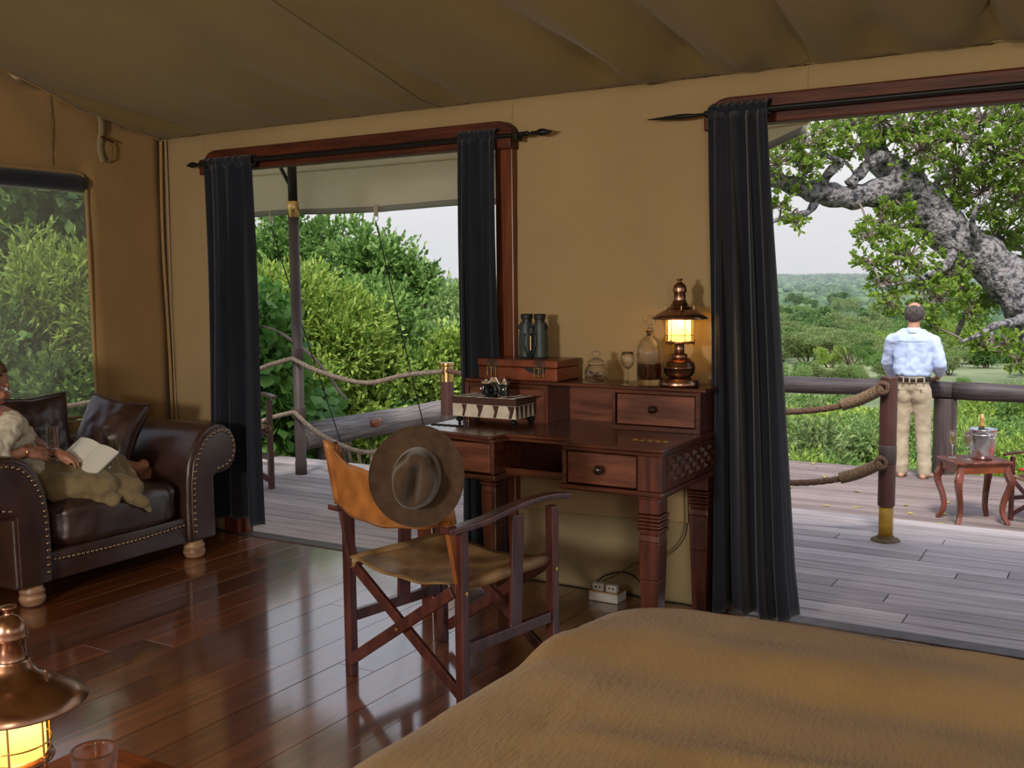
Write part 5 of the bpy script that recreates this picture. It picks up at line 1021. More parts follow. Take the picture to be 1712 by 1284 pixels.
# ---- hat hung on the back post
def hat():
    c = Vector((-2.065, 2.80, .868)); t = thing('felt_hat', 'wide-brimmed brown felt hat with creased crown hanging on the chair back', 'hat', tuple(c))
    nrm = (Vector((0, 0, 1.45))-c); nrm = Vector((nrm.x-.55, nrm.y-.0, nrm.z*.15)).normalized()   # crown points back into the room, slightly down
    upv = Vector((.16, .10, 1)); xv = upv.cross(nrm).normalized(); yv = nrm.cross(xv).normalized(); R = Matrix((xv, yv, nrm)).transposed()
    NT, NR = 72, 30; mb = MB()
    a1, b1 = .080, .102
    for j in range(NR):
        for i in range(NT):
            a = 2*PI*i/NT; ca, sa = math.cos(a), math.sin(a)
            if j < 9:      # brim from the rim inward
                k = 1-j/9; rx, ry = lerp(a1+.004, .158, k), lerp(b1+.004, .172, k); z = .016*(k**2)*math.cos(2*a)-.004*k+.006*(1-k)**3
                if j == 0: z += .003
            elif j < 18:   # crown wall
                k = (j-9)/9; rx, ry = a1-.012*k-.004*math.sin(k*3), b1-.014*k; z = .006+.098*k**.85; 
                if k > .8: rx -= .006*(k-.8)*5; ry -= .006*(k-.8)*5
            else:
                k = 1-(j-18)/(NR-19); rx, ry = (a1-.020)*k, (b1-.022)*k; z = .106+.010*(1-k*k)
            x, y = rx*ca, ry*sa
            if j >= 9:
                kk = min(1, (z-.03)/.05) if z > .03 else 0
                # long teardrop dent plus the front pinch
                px, py = x-.006, y+.0; d = math.exp(-(px/.022)**2)*(1/(1+math.exp((py-.058)/.012)))*(1/(1+math.exp(-(py+.075)/.012))); z -= .060*d*max(kk, 0)
                for sx in (-1, 1):
                    q = math.exp(-((x-sx*.055)/.026)**2-((y-.06)/.03)**2)*max(kk, 0); z -= .026*q; x -= sx*.012*q
                z -= .022*max(0, y/.09)*max(kk, 0)*.6
            mb.v.append(tuple(c+R@Vector((x, y, z))))
    mb.f = [(j*NT+i, j*NT+(i+1) % NT, (j+1)*NT+(i+1) % NT, (j+1)*NT+i) for j in range(NR-1) for i in range(NT)]
    obj('crown_and_brim', mb, M['felt'], t, smooth=True, solid=.003)
    mb = MB(); 
    for j in range(4):
        for i in range(NT):
            a = 2*PI*i/NT; k = .02+.30*j/3; rx, ry = a1-.012*k-.004*math.sin(k*3)+.0025, b1-.014*k+.0025; z = .006+.098*k**.85; mb.v.append(tuple(c+R@Vector((rx*math.cos(a), ry*math.sin(a), z))))
    mb.f = [(j*NT+i, j*NT+(i+1) % NT, (j+1)*NT+(i+1) % NT, (j+1)*NT+i) for j in range(3) for i in range(NT)]
    obj('hat_band', mb, M['felt_band'], t, smooth=True)
    P = [tuple(c+R@Vector((.158*math.cos(a), .172*math.sin(a), .016*math.cos(2*a)-.001))) for a in np.linspace(0, 2*PI, 73)]
    obj('brim_edge', MB().tube(P, .0028, 6, caps=False), M['felt'], t, smooth=True)
hat()

# ================================================================== SOFA
SB = (-4.85, 3.5, 0); so = thing('sofa', 'dark brown leather sofa with rolled arms and studded trim', 'sofa', SB)
def armprof(s):   # s=+1 right arm (towards +y); returns (y, z) outline
    cy = 3.5+s*.62; P = []
    pts = [(-.20, .10), (-.205, .30), (-.20, .44), (-.185, .54), (-.15, .63), (-.10, .695), (-.04, .73), (.03, .742), (.09, .725), (.14, .685), (.172, .63), (.178, .57), (.16, .51), (.12, .468), (.07, .452), (.015, .45), (-.005, .44), (-.005, .10)]
    return [(cy+s*a, b_) for a, b_ in pts]
for s in (-1, 1):
    ar = obj('arm', MB().prism(armprof(s), -5.20, -4.44, 'x'), M['sofa'], so, bevel=.022, bseg=4, smooth=True)
    pr = armprof(s); cy = sum(p[0] for p in pr)/len(pr)
    ins = [(p[0]+(.0), p[1]) for p in pr]
    # inset front panel outline and stud line
    line = [(-.165, .16), (-.168, .30), (-.163, .43), (-.145, .53), (-.11, .605), (-.065, .66), (-.01, .69), (.05, .698), (.10, .678), (.13, .63), (.135, .58), (.118, .535), (.08, .505), (.04, .493), (.0, .485)]
    P = smooth_path([(-4.4265, 3.5+s*(.62+a), b_) for a, b_ in line], 8); L_ = 0; last = P[0]; st = MB(); st.ell(P[0], (.007, .0105, .0105), nu=8, nv=6)
    for p in P[1:]:
        if (p-last).length > .0265: st.ell(p, (.007, .0105, .0105), nu=8, nv=6); last = p
    obj('stud_trim', st, M['stud'], ar, smooth=True)['kind'] = 'stuff'
    fp = [(-.180, .11), (-.184, .30), (-.180, .43), (-.162, .54), (-.125, .625), (-.07, .685), (-.01, .713), (.05, .722), (.115, .70), (.15, .64), (.155, .58), (.138, .52), (.09, .485), (.03, .47), (-.02, .455), (-.02, .11)]
    obj('front_panel', MB().prism([(3.5+s*(.62+a), b_) for a, b_ in fp], -4.45, -4.428, 'x'), M['sofa'], ar, bevel=.010, bseg=3, smooth=True)
    for x in (-4.50, -5.14): obj('bun_foot', MB().lathe((x, 3.5+s*.50, 0), [(.040, 0), (.052, .010), (.060, .030), (.060, .045), (.052, .055), (.058, .062), (.058, .075), (.050, .085), (.050, .10)], 24), M['bun'], so, smooth=True)
obj('back', MB().prism([(-5.27, .12), (-5.26, .60), (-5.235, .66), (-5.19, .685), (-5.14, .67), (-5.11, .62), (-5.06, .40), (-5.05, .12)], 2.92, 4.08, 'y').rot(Matrix.Identity(3)), M['sofa'], so, bevel=.02, bseg=3, smooth=True)
obj('front_rail', MB().box(-5.1, -4.462, 3.08, 3.92, .10, .245), M['sofa'], so, bevel=.012, bseg=3, smooth=True)
st = MB(); [st.ell((-4.458, y, .205+.012*math.sin((y-3.1)/.8*PI)*-1), (.007, .0105, .0105), nu=8, nv=6) for y in np.arange(3.10, 3.905, .0265)]
obj('stud_trim', st, M['stud'], so, smooth=True)['kind'] = 'stuff'
def softbox(x0, x1, y0, y1, z0, z1, puff, n=20, seed=0, wr=.006):
    """a cushion: superellipsoid-like box with a soft dome and creases"""
    mb = MB().ell((0, 0, 0), 1, nu=4*n, nv=2*n); C_ = Vector(((x0+x1)/2, (y0+y1)/2, (z0+z1)/2)); h = ((x1-x0)/2, (y1-y0)/2, (z1-z0)/2); out = []
    for v in mb.v:
        q = [math.copysign(abs(c)**.38, c) for c in v]; m_ = max(abs(c) for c in q); q = [c/max(m_, 1e-6)*(.15+.85*m_) if False else c for c in q]
        d = 1-max(abs(q[0]), abs(q[1]))**3
        p = Vector((q[0]*h[0], q[1]*h[1], q[2]*h[2]+math.copysign(puff*max(0, d), q[2])*abs(q[2]))); w_ = nz3(p.x+seed, p.y, p.z, 5)*wr+wr*.8*nz3(p.x*2+seed, p.y*9, p.z*4, 3)
        out.append(tuple(C_+p*(1+w_*3)+Vector((w_, 0, w_))))
    mb.v = out; return mb
obj('seat_cushion', softbox(-5.12, -4.432, 3.11, 3.90, .235, .455, .02, 18, 1, .010), M['sofa'], so, smooth=True)
def pillow(name, label, c, w_, h_, d_, eul, m, seed=0, cat='cushion', group=None):
    t = thing(name, label, cat, c, 0, group); R = Euler(eul).to_matrix() if not isinstance(eul, Matrix) else eul; n = 30; mb = MB()
    for sd in (1, -1):
        base = len(mb.v)
        for j in range(n+1):
            for i in range(n+1):
                u, v = 2*i/n-1, 2*j/n-1; e = (1-u*u)*(1-v*v); th = d_*.5*max(e, 0)**.42
                px = u*w_/2*(1-.10*(1-abs(v))**1*abs(u)**3*1.0); py = v*h_/2*(1-.10*(1-abs(u))*abs(v)**3)
                wz = .012*nz3(u*2+seed, v*2, sd, 2)*e+.006*math.sin(9*(u-v)+seed+3*nz3(u, v, seed, 1.5))*e**.5*(abs(u*v))
                p = R@Vector((px, py, sd*th+wz)); mb.v.append(tuple(Vector(c)+p))
        mb.f += [(base+j*(n+1)+i, base+j*(n+1)+i+1, base+(j+1)*(n+1)+i+1, base+(j+1)*(n+1)+i) for j in range(n) for i in range(n)]
    obj('cover', mb, m, t, smooth=True, weld=True)
    P = []
    for k in range(121):
        s = k/30; q = int(s) % 4; f = (s-int(s))*2-1; u, v = [(f, -1), (1, f), (-f, 1), (-1, -f)][q] if k < 120 else (-1, -1)
        P.append(tuple(Vector(c)+R@Vector((u*w_/2*(1-.10*(1-abs(v))*abs(u)**3), v*h_/2*(1-.10*(1-abs(u))*abs(v)**3), 0))))
    obj('piping', MB().tube(P, .0045, 6), m, t, smooth=True); return t
# local axes: x = across, y = up, z = out of the face
pillow('sofa_cushion', 'dark leather cushion standing upright against the window behind the woman', (-5.00, 3.40, .735), .42, .42, .12, (math.radians(80), 0, math.radians(86)), M['sofa'], 1, group='leather cushions on the sofa')
_z = Vector((.30, -.80, .46)).normalized(); _y = Vector((0, .48, .87)); _y = (_y-_z*_y.dot(_z)).normalized(); _x = _y.cross(_z)
pillow('sofa_cushion', 'shiny dark leather cushion leaning against the right arm of the sofa', (-4.92, 3.80, .705), .37, .40, .20, Matrix((_x, _y, _z)).transposed(), M['sofa'], 4, group='leather cushions on the sofa')

# ================================================================== BED
m = mat('camel_fleece_blanket', (.25, .148, .050), (.35, .215, .078), rough=.95, scale=2.2, sheen=.12, spec=.08); nt = m.node_tree; b = nt.nodes['Principled BSDF']
t_ = N(nt, 'ShaderNodeTexCoord'); mp_ = N(nt, 'ShaderNodeMapping'); mp_.inputs['Scale'].default_value = (150, 38, 60); mp_.inputs['Rotation'].default_value = (0, 0, .5); n1 = N(nt, 'ShaderNodeTexNoise', Scale=1.0, Detail=3)
nt.links.new(t_.outputs['Object'], mp_.inputs[0]); nt.links.new(mp_.outputs[0], n1.inputs['Vector']); bn = N(nt, 'ShaderNodeBump', Strength=.55, Distance=.006); nt.links.new(n1.outputs['Fac'], bn.inputs['Height']); nt.links.new(bn.outputs[0], b.inputs['Normal']); M['blanket'] = m
bd = thing('bed', 'bed in front of the desk with a camel fleece blanket over it', 'bed', (-.12, 1.5, 0))
BX0, BX1, BY0, BY1 = -1.24, 1.0, .45, 2.60
def rrect(a, hx, hy, p=9):
    c, s = math.cos(a), math.sin(a); k = (abs(c)**p+abs(s)**p)**(-1/p); return hx*c*k, hy*s*k
cx, cy, hx, hy = (BX0+BX1)/2, (BY0+BY1)/2, (BX1-BX0)/2, (BY1-BY0)/2; mb = MB(); NT = 220; prof = [(i/46, .0) for i in range(1, 47)]
rings = [(lerp(.03, .93, k/48), 0, 0) for k in range(49)]+[(1, -.13*(1-math.cos(q)), .13*math.sin(q)-.13) for q in np.linspace(.15, PI/2, 10)]+[(1, -.13-.42*k/8, .012*k/8*2) for k in range(1, 9)]
def bedz(x, y):
    z = .672+.022*nz3(x, y, 0, 1.5)+.008*nz3(x, y, 2, 5)
    d = ((x+1.06)*.86-(y-2.05)*-.0+(-.18)*(y-2.05)) ; z += (-.010*math.exp(-((x-(-.985+.35*(y-1.93)*-.33)+.012*math.sin(y*7))/.010)**2)+.006*math.exp(-((x-(-.960+.35*(y-1.93)*-.33))/.016)**2))*min(1, max(0, (2.0-y)*4))
    z += .012*math.exp(-((y-2.32-.12*x)/.10)**2)-.010*math.exp(-((y-2.12-.10*x)/.08)**2)+.008*math.exp(-((y-1.85-.2*x)/.05)**2)*(x > -.9)
    return z
for k, dz, out in rings:
    for i in range(NT):
        a = 2*PI*i/NT; ex, ey = rrect(a, hx, hy); e = max(abs(ex)/hx, abs(ey)/hy); L_ = math.hypot(ex, ey)
        if k < 1: f = k/.93*(L_-.13)/L_ if True else k
        else: f = (L_+out)/L_
        x, y = cx+ex*f, cy+ey*f; fold = (.018*math.sin(i*.33)+.012*math.sin(i*.71+1))*max(0, (-dz-.13)/.42)
        x += ex/L_*fold; y += ey/L_*fold; mb.v.append((x, y, (bedz(x, y) if k < 1 else bedz(cx+ex, cy+ey))+dz))
nr = len(rings); mb.f = [(j*NT+i, j*NT+(i+1) % NT, (j+1)*NT+(i+1) % NT, (j+1)*NT+i) for j in range(nr-1) for i in range(NT)]+[tuple(range(NT))]
obj('blanket', mb, M['blanket'], bd, smooth=True)
obj('mattress', MB().box(BX0+.06, BX1-.06, BY0+.06, BY1-.06, .28, .50), M['paper'], bd, bevel=.03)
obj('frame', MB().box(BX0+.05, BX1-.05, BY0+.05, BY1-.05, .14, .28), M['beam'], bd, bevel=.008)
for x in (BX0+.10, BX1-.10):
    for y in (BY0+.1, BY1-.1): obj('leg', MB().box(x-.035, x+.035, y-.035, y+.035, 0, .14), M['beam'], bd, bevel=.004)

# ================================================================== LOWER DECK FURNITURE
t = thing('side_table', 'small red-brown table with curved legs on the lower deck', 'table', (-1.15, 9.24, -.5), math.radians(35)); t.scale = (1.14, 1.14, 1.17); K = dict(world=False); m = M['tablewood']
ch_ = .05; hx, hy = .205, .170
def oct_(hx, hy, c): return [(-hx+c, -hy), (hx-c, -hy), (hx, -hy+c), (hx, hy-c), (hx-c, hy), (-hx+c, hy), (-hx, hy-c), (-hx, -hy+c)]
obj('tabletop', MB().prism(oct_(hx, hy, .02), .432, .447).prism(oct_(hx-.008, hy-.008, .018), .420, .433), m, t, bevel=.004, **K)
obj('apron', MB().prism(oct_(hx-.022, hy-.022, .02), .365, .421), M['neartable'], t, bevel=.003, **K)
for sx in (-1, 1):
    for sy in (-1, 1):
        P = smooth_path([(sx*(hx-.045), sy*(hy-.045), .425), (sx*(hx-.030), sy*(hy-.030), .36), (sx*(hx-.012), sy*(hy-.012), .29), (sx*(hx-.042), sy*(hy-.042), .17), (sx*(hx-.048), sy*(hy-.048), .08), (sx*(hx-.018), sy*(hy-.018), .0)], 5)
        k = len(P); mb = MB().tube(P, [lerp(.030, .021, i/(k-1))+.006*math.exp(-((i/k-.3)/.12)**2) for i in range(k)], 4); obj('leg', mb, m, t, bevel=.004, **K)
ZS = .0245
def flute_(label, x, y):
    pr = [(0, .001), (.030, .001), (.029, .003), (.005, .008), (.004, .02), (.004, .085), (.010, .10), (.020, .125), (.024, .16), (.022, .215), (.0208, .215), (.0228, .16), (.018, .125), (.008, .105), (0, .103)]
    wineglass('champagne_flute', label, x, y, ZS, 1.05, M['glass_t'], 'champagne flutes on the side table', [(0, .106), (.008, .108), (.0175, .127), (.0218, .155), (.0215, .17), (0, .17)], pr)
flute_('champagne flute standing at the far corner of the side table', -1.315, 9.215); flute_('champagne flute standing in front of the steel bucket', -1.195, 9.165)
t = thing('ice_bucket', 'brushed steel champagne bucket with ring handles on the side table', 'bucket', (-1.095, 9.27, ZS)); bx_, by_, bz_ = -1.095, 9.27, ZS
obj('bucket_body', MB().lathe((bx_, by_, bz_), [(0, 0), (.078, 0), (.086, .008), (.092, .04), (.106, .225), (.106, .238), (.111, .241), (.111, .248), (.104, .248), (.100, .225), (.086, .04), (0, .03)], 40), M['steel'], t, smooth=True)
obj('band', MB().lathe((bx_, by_, bz_), [(.1045, .195), (.108, .198), (.108, .206), (.1055, .209)], 40, caps=False), M['steel'], t, smooth=True)
for a in (-.9, 2.3):
    q = Vector((bx_+.112*math.cos(a), by_+.112*math.sin(a), bz_+.205)); tg = Vector((-math.sin(a), math.cos(a), 0))
    obj('handle', MB().tube([q+Vector((math.cos(a)*.012, math.sin(a)*.012, 0))+tg*.028*math.cos(p)+Vector((0, 0, .020*math.sin(p)-.006)) for p in np.linspace(0, 2*PI, 19)], .005, 8, caps=False), M['steel'], t, smooth=True)
t = thing('champagne_bottle', 'gold-foiled champagne bottle neck standing in the steel bucket', 'bottle', (-1.105, 9.27, bz_+.032)); b0 = bz_+.032
obj('glass_body', MB().lathe((-1.105, 9.27, b0), [(0, .0), (.040, .0), (.044, .01), (.044, .14), (.038, .185), (.022, .225), (.0165, .25), (.0155, .28), (0, .28)], 28), M['bottleg'], t, smooth=True)
obj('gold_foil', MB().lathe((-1.105, 9.27, b0), [(.0235, .222), (.0180, .25), (.0170, .29), (.019, .297), (.019, .308), (.0165, .313), (.0165, .325), (.011, .335), (0, .337)], 24), M['gold'], t, smooth=True)
cl_ = safari_chair((-.40, 9.55, -.5), 2.35, 'folding wooden chair with red cushion beside the side table on the lower deck', False)
cl_.scale = (.85, .85, .80)
pillow('seat_cushion', 'red cushion on the folding chair at the right edge of the lower deck', (-.56, 9.39, -.065), .40, .38, .10, (0, 0, 2.35), M['redcush'], 2)

# ================================================================== PEOPLE
def finger(mb, base, d, nrm, L_, r, curl):
    """three tapering phalanges bending towards -nrm"""
    p = Vector(base); d = d.normalized(); ax = d.cross(nrm).normalized()
    for i, (k, f) in enumerate(((.45, .5), (.30, 1.0), (.25, .8))):
        d = (Matrix.Rotation(-curl*f, 3, ax)@d).normalized(); q = p+d*L_*k; mb.cap(p, q, r*(1-.10*i), r*(1-.10*(i+1)), 10); p = q
    return p
def hand(mb, wrist, d, nrm, side, s=1.0, curl=.45, thumb=(.75, .35), spread=.06):
    """d: wrist to knuckles, nrm: out of the back of the hand, side: +1 thumb on the d x nrm side"""
    wrist = Vector(wrist); d = Vector(d).normalized(); nrm = Vector(nrm); nrm = (nrm-d*nrm.dot(d)).normalized(); sv = d.cross(nrm).normalized()*side
    R = Matrix((sv, d, nrm)).transposed(); q = R.to_quaternion(); E_ = q.to_euler()
    mb.ell(wrist+d*.048*s, (.038*s, .050*s, .0145*s), E_); mb.ell(wrist+d*.066*s, (.040*s, .026*s, .0135*s), E_); mb.cap(wrist-d*.01*s, wrist+d*.03*s, .024*s, .022*s)
    ends = []
    for k, (o, L_, r) in enumerate(((.029, .074, .0088), (.0100, .082, .0090), (-.0095, .076, .0086), (-.028, .060, .0078))):
        b_ = wrist+d*(.082-.0045*abs(k-1.2))*s+sv*o*s; dd = d+sv*(spread*(1.5-k)); ends.append(finger(mb, b_, dd, nrm, L_*s, r*s, curl*(1+.08*k)))
    tb_ = wrist+d*.022*s+sv*.028*s; td = (d*thumb[1]+sv*thumb[0]-nrm*.35).normalized(); mb.cap(tb_-sv*.008*s, tb_+td*.034*s, .0135*s, .0110*s); p = tb_+td*.034*s
    td2 = (td*.7+d*.6-nrm*.1).normalized(); mb.cap(p, p+td2*.028*s, .0108*s, .0098*s, 10); mb.cap(p+td2*.028*s, p+td2*.028*s+(td2+d*.3).normalized()*.022*s, .0098*s, .0082*s, 10)
    return ends
def foot(mb, ankle, heel_d, toe_d, up, s=1.0):
    """toe_d: heel to toes; up: instep side"""
    a = Vector(ankle); f = Vector(toe_d).normalized(); u = Vector(up); u = (u-f*u.dot(f)).normalized(); sv = f.cross(u)
    E_ = Matrix((sv, f, u)).transposed().to_quaternion().to_euler()
    mb.cap(a+u*.02, a-u*.045*s-f*.012, .034*s, .030*s); mb.ell(a-u*.055*s-f*.030*s, (.032*s, .036*s, .032*s), E_)
    mb.cap(a-u*.03*s+f*.01, a-u*.060*s+f*.110*s, .034*s, .022*s); mb.ell(a-u*.062*s+f*.115*s, (.044*s, .040*s, .020*s), E_); mb.ell(a-u*.060*s+f*.05*s+sv*.012, (.030*s, .06*s, .024*s), E_)
    tips = []
    for k, (o, L_, r) in enumerate(((-.034, .056, .0128), (-.0120, .054, .0088), (.0065, .048, .0084), (.0235, .042, .0080), (.039, .034, .0076))):
        b_ = a-u*.064*s+f*(.138-.004*k*k*.6)*s+sv*o*s; e = b_+f*L_*s*.6-u*.004*s; mb.cap(b_, e, r*s, r*s*.92, 10); tips.append(e)
    return tips
def head(mb, c, R, s=1.0, female=False):
    """R columns: x right, y face direction, z up; c the head's centre"""
    def Q(x, y, z): return Vector(c)+R@Vector((x*s, y*s, z*s))
    E_ = R.to_quaternion().to_euler()
    mb.ell(Q(0, -.012, .028), (.074*s, .094*s, .086*s), E_, 24, 16); mb.ell(Q(0, .020, -.025), (.060*s, .070*s, .078*s), E_, 24, 16); mb.ell(Q(0, .050, -.082), (.034*s, .034*s, .026*s), E_)
    mb.ell(Q(0, .040, -.055), (.048*s, .045*s, .040*s), E_)
    mb.cap(Q(0, .088, .018), Q(0, .108, -.022), .009*s, .0135*s, 10); mb.ell(Q(0, .100, -.026), (.018*s, .012*s, .010*s), E_)
    for sx in (-1, 1):
        mb.ell(Q(sx*.030, .070, .028), (.026*s, .016*s, .010*s), E_); mb.ell(Q(sx*.040, .062, -.025), (.022*s, .020*s, .022*s), E_)
        mb.ell(Q(sx*.076, -.008, -.004), (.010*s, .020*s, .032*s), E_); mb.ell(Q(sx*.078, -.004, -.026), (.007*s, .010*s, .012*s), E_)
    mb.ell(Q(0, .085, -.052), (.024*s, .012*s, .006*s), E_); mb.ell(Q(0, .084, -.061), (.021*s, .012*s, .007*s), E_)
    return Q
def faceparts(par, Q, s, E_, iris=(.12, .07, .03), lip=(.42, .12, .10)):
    mw = mat('eye_white', (.75, .73, .70), rough=.2); mi = mat('iris', iris, rough=.1); ml = mat('lips', lip, rough=.4)
    for sx in (-1, 1):
        e = obj('eye', MB().ell(Q(sx*.030, .071, .008), .0125*s), mw, par, smooth=True); obj('iris', MB().ell(Q(sx*.030, .0812, .008), (.006*s, .004*s, .006*s), E_), mi, e, smooth=True)
    obj('mouth', MB().ell(Q(0, .0915, -.056), (.022*s, .008*s, .0075*s), E_), ml, par, smooth=True)
# ---- the man at the rail, seen from behind
MX, MY = -1.965, 11.02
mn = thing('person', 'barefoot man in pale blue shirt and khaki trousers leaning on the rail, back turned', 'person', (MX, MY, -.5))
mb = MB(); RH = Matrix(((math.cos(.10), -math.sin(.10), 0), (math.sin(.10), math.cos(.10), 0), (0, 0, 1)))@Matrix.Rotation(-.12, 3, 'X')
hc = Vector((MX-.005, MY+.045, 1.130)); Q = head(mb, hc, RH, 1.12)
mb.cap((MX, MY-.005, .95), (MX-.003, MY+.02, 1.08), .060, .055)
mb.ell((MX, MY, .80), (.150, .085, .15)); mb.ell((MX, MY, .58), (.125, .085, .14)); mb.ell((MX, MY+.01, .40), (.125, .085, .11))
jl = [(MX-.195, MY, .905), (MX-.262, MY+.10, .665), (MX-.255, MY+.30, .475)]; jr = [(MX+.185, MY, .89), (MX+.262, MY-.01, .655), (MX+.20, MY+.24, .495)]
for J in (jl, jr): mb.cap(J[0], J[1], .042, .036); mb.cap(J[1], J[2], .034, .026)
mb.cap((MX-.12, MY, .885), jl[0], .05, .042); mb.cap((MX+.12, MY, .875), jr[0], .05, .042)
hand(mb, jl[2], (.05, 1, -.15), (0, .1, 1), 1, 1.05, .5); hand(mb, jr[2], (-.35, .9, -.1), (0, .1, 1), -1, 1.05, .5)
LEGS = [[(MX-.085, MY+.01, .36), (MX-.095, MY+.02, -.06), (MX-.085, MY-.01, -.415)], [(MX+.090, MY+.01, .36), (MX+.110, MY+.025, -.06), (MX+.135, MY-.01, -.415)]]
for J in LEGS: mb.cap(J[0], J[1], .072, .050); mb.cap(J[1], J[2], .050, .036)
foot(mb, LEGS[0][2], 0, (-.10, 1, 0), (0, 0, 1), 1.08); foot(mb, LEGS[1][2], 0, (.16, 1, 0), (0, 0, 1), 1.08)
remesh(obj('body', mb, M['skin'], mn, smooth=True), .0065, 5)
faceparts(mn, Q, 1.12, RH.to_quaternion().to_euler())
mb = MB(); 
def hairshell(mb, Q, E_, s, bald=True):
    n0 = len(mb.v); mb.ell(Q(0, -.018, .026), (.083*s, .098*s, .090*s), E_, 40, 26)
    return n0
hs = MB().ell((0, 0, 0), 1, nu=48, nv=30); vv = []; keep = []
for v in hs.v:
    x, y, z = v; r_ = 1+.05*nz3(x*3, y*3, z*3, 1)+.03*nz3(x, y, z*.5, 14); vv.append(Q(x*.082*r_, -.018+y*.098*r_, .022+z*.094*r_))
def keepf(f):
    c = [sum(hs.v[i][k] for i in f)/len(f) for k in range(3)]
    return c[1] < .30+.2*c[2] and c[2] < .80-.25*max(0, c[1]+.6) and c[2] > -.80+.5*max(0, c[1]+.4) and not (abs(c[0]) > .90 and c[2] < -.2 and c[1] > -.1) and not (c[2] > .50 and c[1] > -.78 and abs(c[0]) < .66)
hm_ = MB(); hm_.v = [tuple(v) for v in vv]; hm_.f = [f for f in hs.f if keepf(f)]
obj('hair', hm_, M['hairm'], mn, smooth=True, solid=.010)
# shirt
mb = MB(); [mb.cap((MX+sx*.085, MY, .86), (MX+sx*.088, MY, .60), .098, .100) for sx in (-1, 1)]; mb.cap((MX, MY, .86), (MX, MY, .60), .115, .118); mb.ell((MX, MY, .555), (.188, .128, .060))
mb.cap((MX-.13, MY, .915), (MX-.205, MY+.01, .885), .068, .066); mb.cap((MX+.13, MY, .90), (MX+.195, MY+.005, .87), .068, .066); mb.cap((MX-.08, MY, .945), (MX+.08, MY, .945), .058, .058)
mb.cap((MX-.205, MY+.01, .885), jl[1], .066, .060); mb.cap(jl[1], lerp(Vector(jl[1]), Vector(jl[2]), .80), .060, .050)
mb.cap((MX+.195, MY+.005, .87), jr[1], .066, .064); mb.cap(jr[1], lerp(Vector(jr[1]), Vector(jr[2]), .62), .064, .056)
s_ = remesh(obj('shirt', mb, M['shirt'], mn, smooth=True), .010, 8, .030, .09)
obj('collar', MB().lathe((MX-.002, MY+.005, .965), [(.066, 0), (.061, .02), (.058, .045), (.063, .047), (.072, .015), (.074, -.004)], 28, sy=1.05, caps=False), M['shirt'], mn, smooth=True)
obj('yoke_seam', MB().tube([(MX+x, MY-.118+.05*abs(x/.17)**2.2, .885-.0*abs(x)) for x in np.linspace(-.14, .14, 16)], .0022, 5), M['shirt'], mn)
# trousers
mb = MB(); mb.ell((MX, MY, .43), (.168, .122, .10)); mb.ell((MX-.078, MY-.020, .355), (.092, .094, .13)); mb.ell((MX+.080, MY-.020, .355), (.092, .094, .13)); mb.cap((MX-.035, MY, .47), (MX+.035, MY, .47), .122, .122)
for s, J in ((-1, LEGS[0]), (1, LEGS[1])):
    a, b_, c_ = map(Vector, J); mb.cap(a, b_, .098, .074); mb.cap(b_, c_+Vector((0, 0, .02)), .074, .064); mb.cap(c_+Vector((0, 0, .05)), c_+Vector((0, -.005, -.025)), .070, .062)
remesh(obj('trousers', mb, M['khaki'], mn, smooth=True), .010, 8, .012, .07)
obj('belt', MB().lathe((MX, MY, .500), [(.158, -.020), (.1745, -.017), (.1745, .017), (.158, .020)], 44, sy=.835, caps=False), M['belt'], mn, smooth=True)
for x in (-.13, -.06, .0, .06, .13): obj('belt_loop', MB().box(MX+x-.006, MX+x+.006, MY-.152+.30*x*x*7, MY-.142+.30*x*x*7, .474, .524), M['khaki'], mn)
for x in (-.105, .105):
    obj('pocket_button', MB().ell((MX+x, MY-.128, .395), (.008, .004, .008)), M['belt'], mn, smooth=True)
    obj('pocket_welt', MB().tube([(MX+x-.05, MY-.112, .405), (MX+x, MY-.130, .412), (MX+x+.045, MY-.118, .405)], .003, 5), M['khaki'], mn)
# ---- the woman reading on the sofa
wn = thing('person', 'barefoot woman in cream blouse and olive trousers reading on the sofa with a drink', 'person', (-4.78, 3.2, .46))
mb = MB(); hcw = Vector((-4.76, 3.005, 1.045)); fd = Vector((.20, .93, -.42)).normalized(); xr = fd.cross(Vector((0, 0, 1))).normalized(); up_ = xr.cross(fd).normalized(); RW = Matrix((xr, fd, up_)).transposed()
Q = head(mb, hcw, RW, .98, True); mb.cap((-4.80, 3.02, .87), (-4.78, 2.995, .98), .050, .048)
mb.ell((-4.80, 3.075, .82), (.145, .095, .12)); mb.cap((-4.80, 3.11, .66), (-4.80, 3.07, .80), .105, .11); mb.ell((-4.80, 3.17, .565), (.15, .12, .095))
sr, er, wr_ = (-4.655, 3.05, .865), (-4.585, 2.86, .700), (-4.60, 3.07, .722); sl_, el, wl = (-4.95, 3.12, .865), (-4.97, 3.34, .72), (-4.69, 3.285, .690)
mb.cap((-4.74, 3.04, .875), sr, .050, .046); mb.cap((-4.87, 3.06, .875), sl_, .050, .046); mb.cap(sr, er, .046, .038); mb.cap(er, wr_, .038, .024); mb.cap(sl_, el, .046, .036); mb.cap(el, wl, .036, .024)
hand(mb, wr_, (-.05, 1, -.22), (.75, .10, .65), -1, 1.08, .22, (.55, .5)); hand(mb, wl, (.75, .50, -.30), (.55, .25, .8), 1, 1.02, .45, (.2, .8))
KN = (-4.72, 3.66, .560); kn2 = (-4.60, 3.46, .530)
mb.cap((-4.87, 3.22, .56), KN, .070, .048); mb.cap(KN, (-4.745, 3.85, .505), .045, .032); mb.cap((-4.70, 3.22, .55), kn2, .070, .048); mb.cap(kn2, (-4.74, 3.60, .52), .045, .035)
tw_ = foot(mb, (-4.728, 3.855, .512), 0, (.04, 1, -.05), (.72, .03, .70), .98)
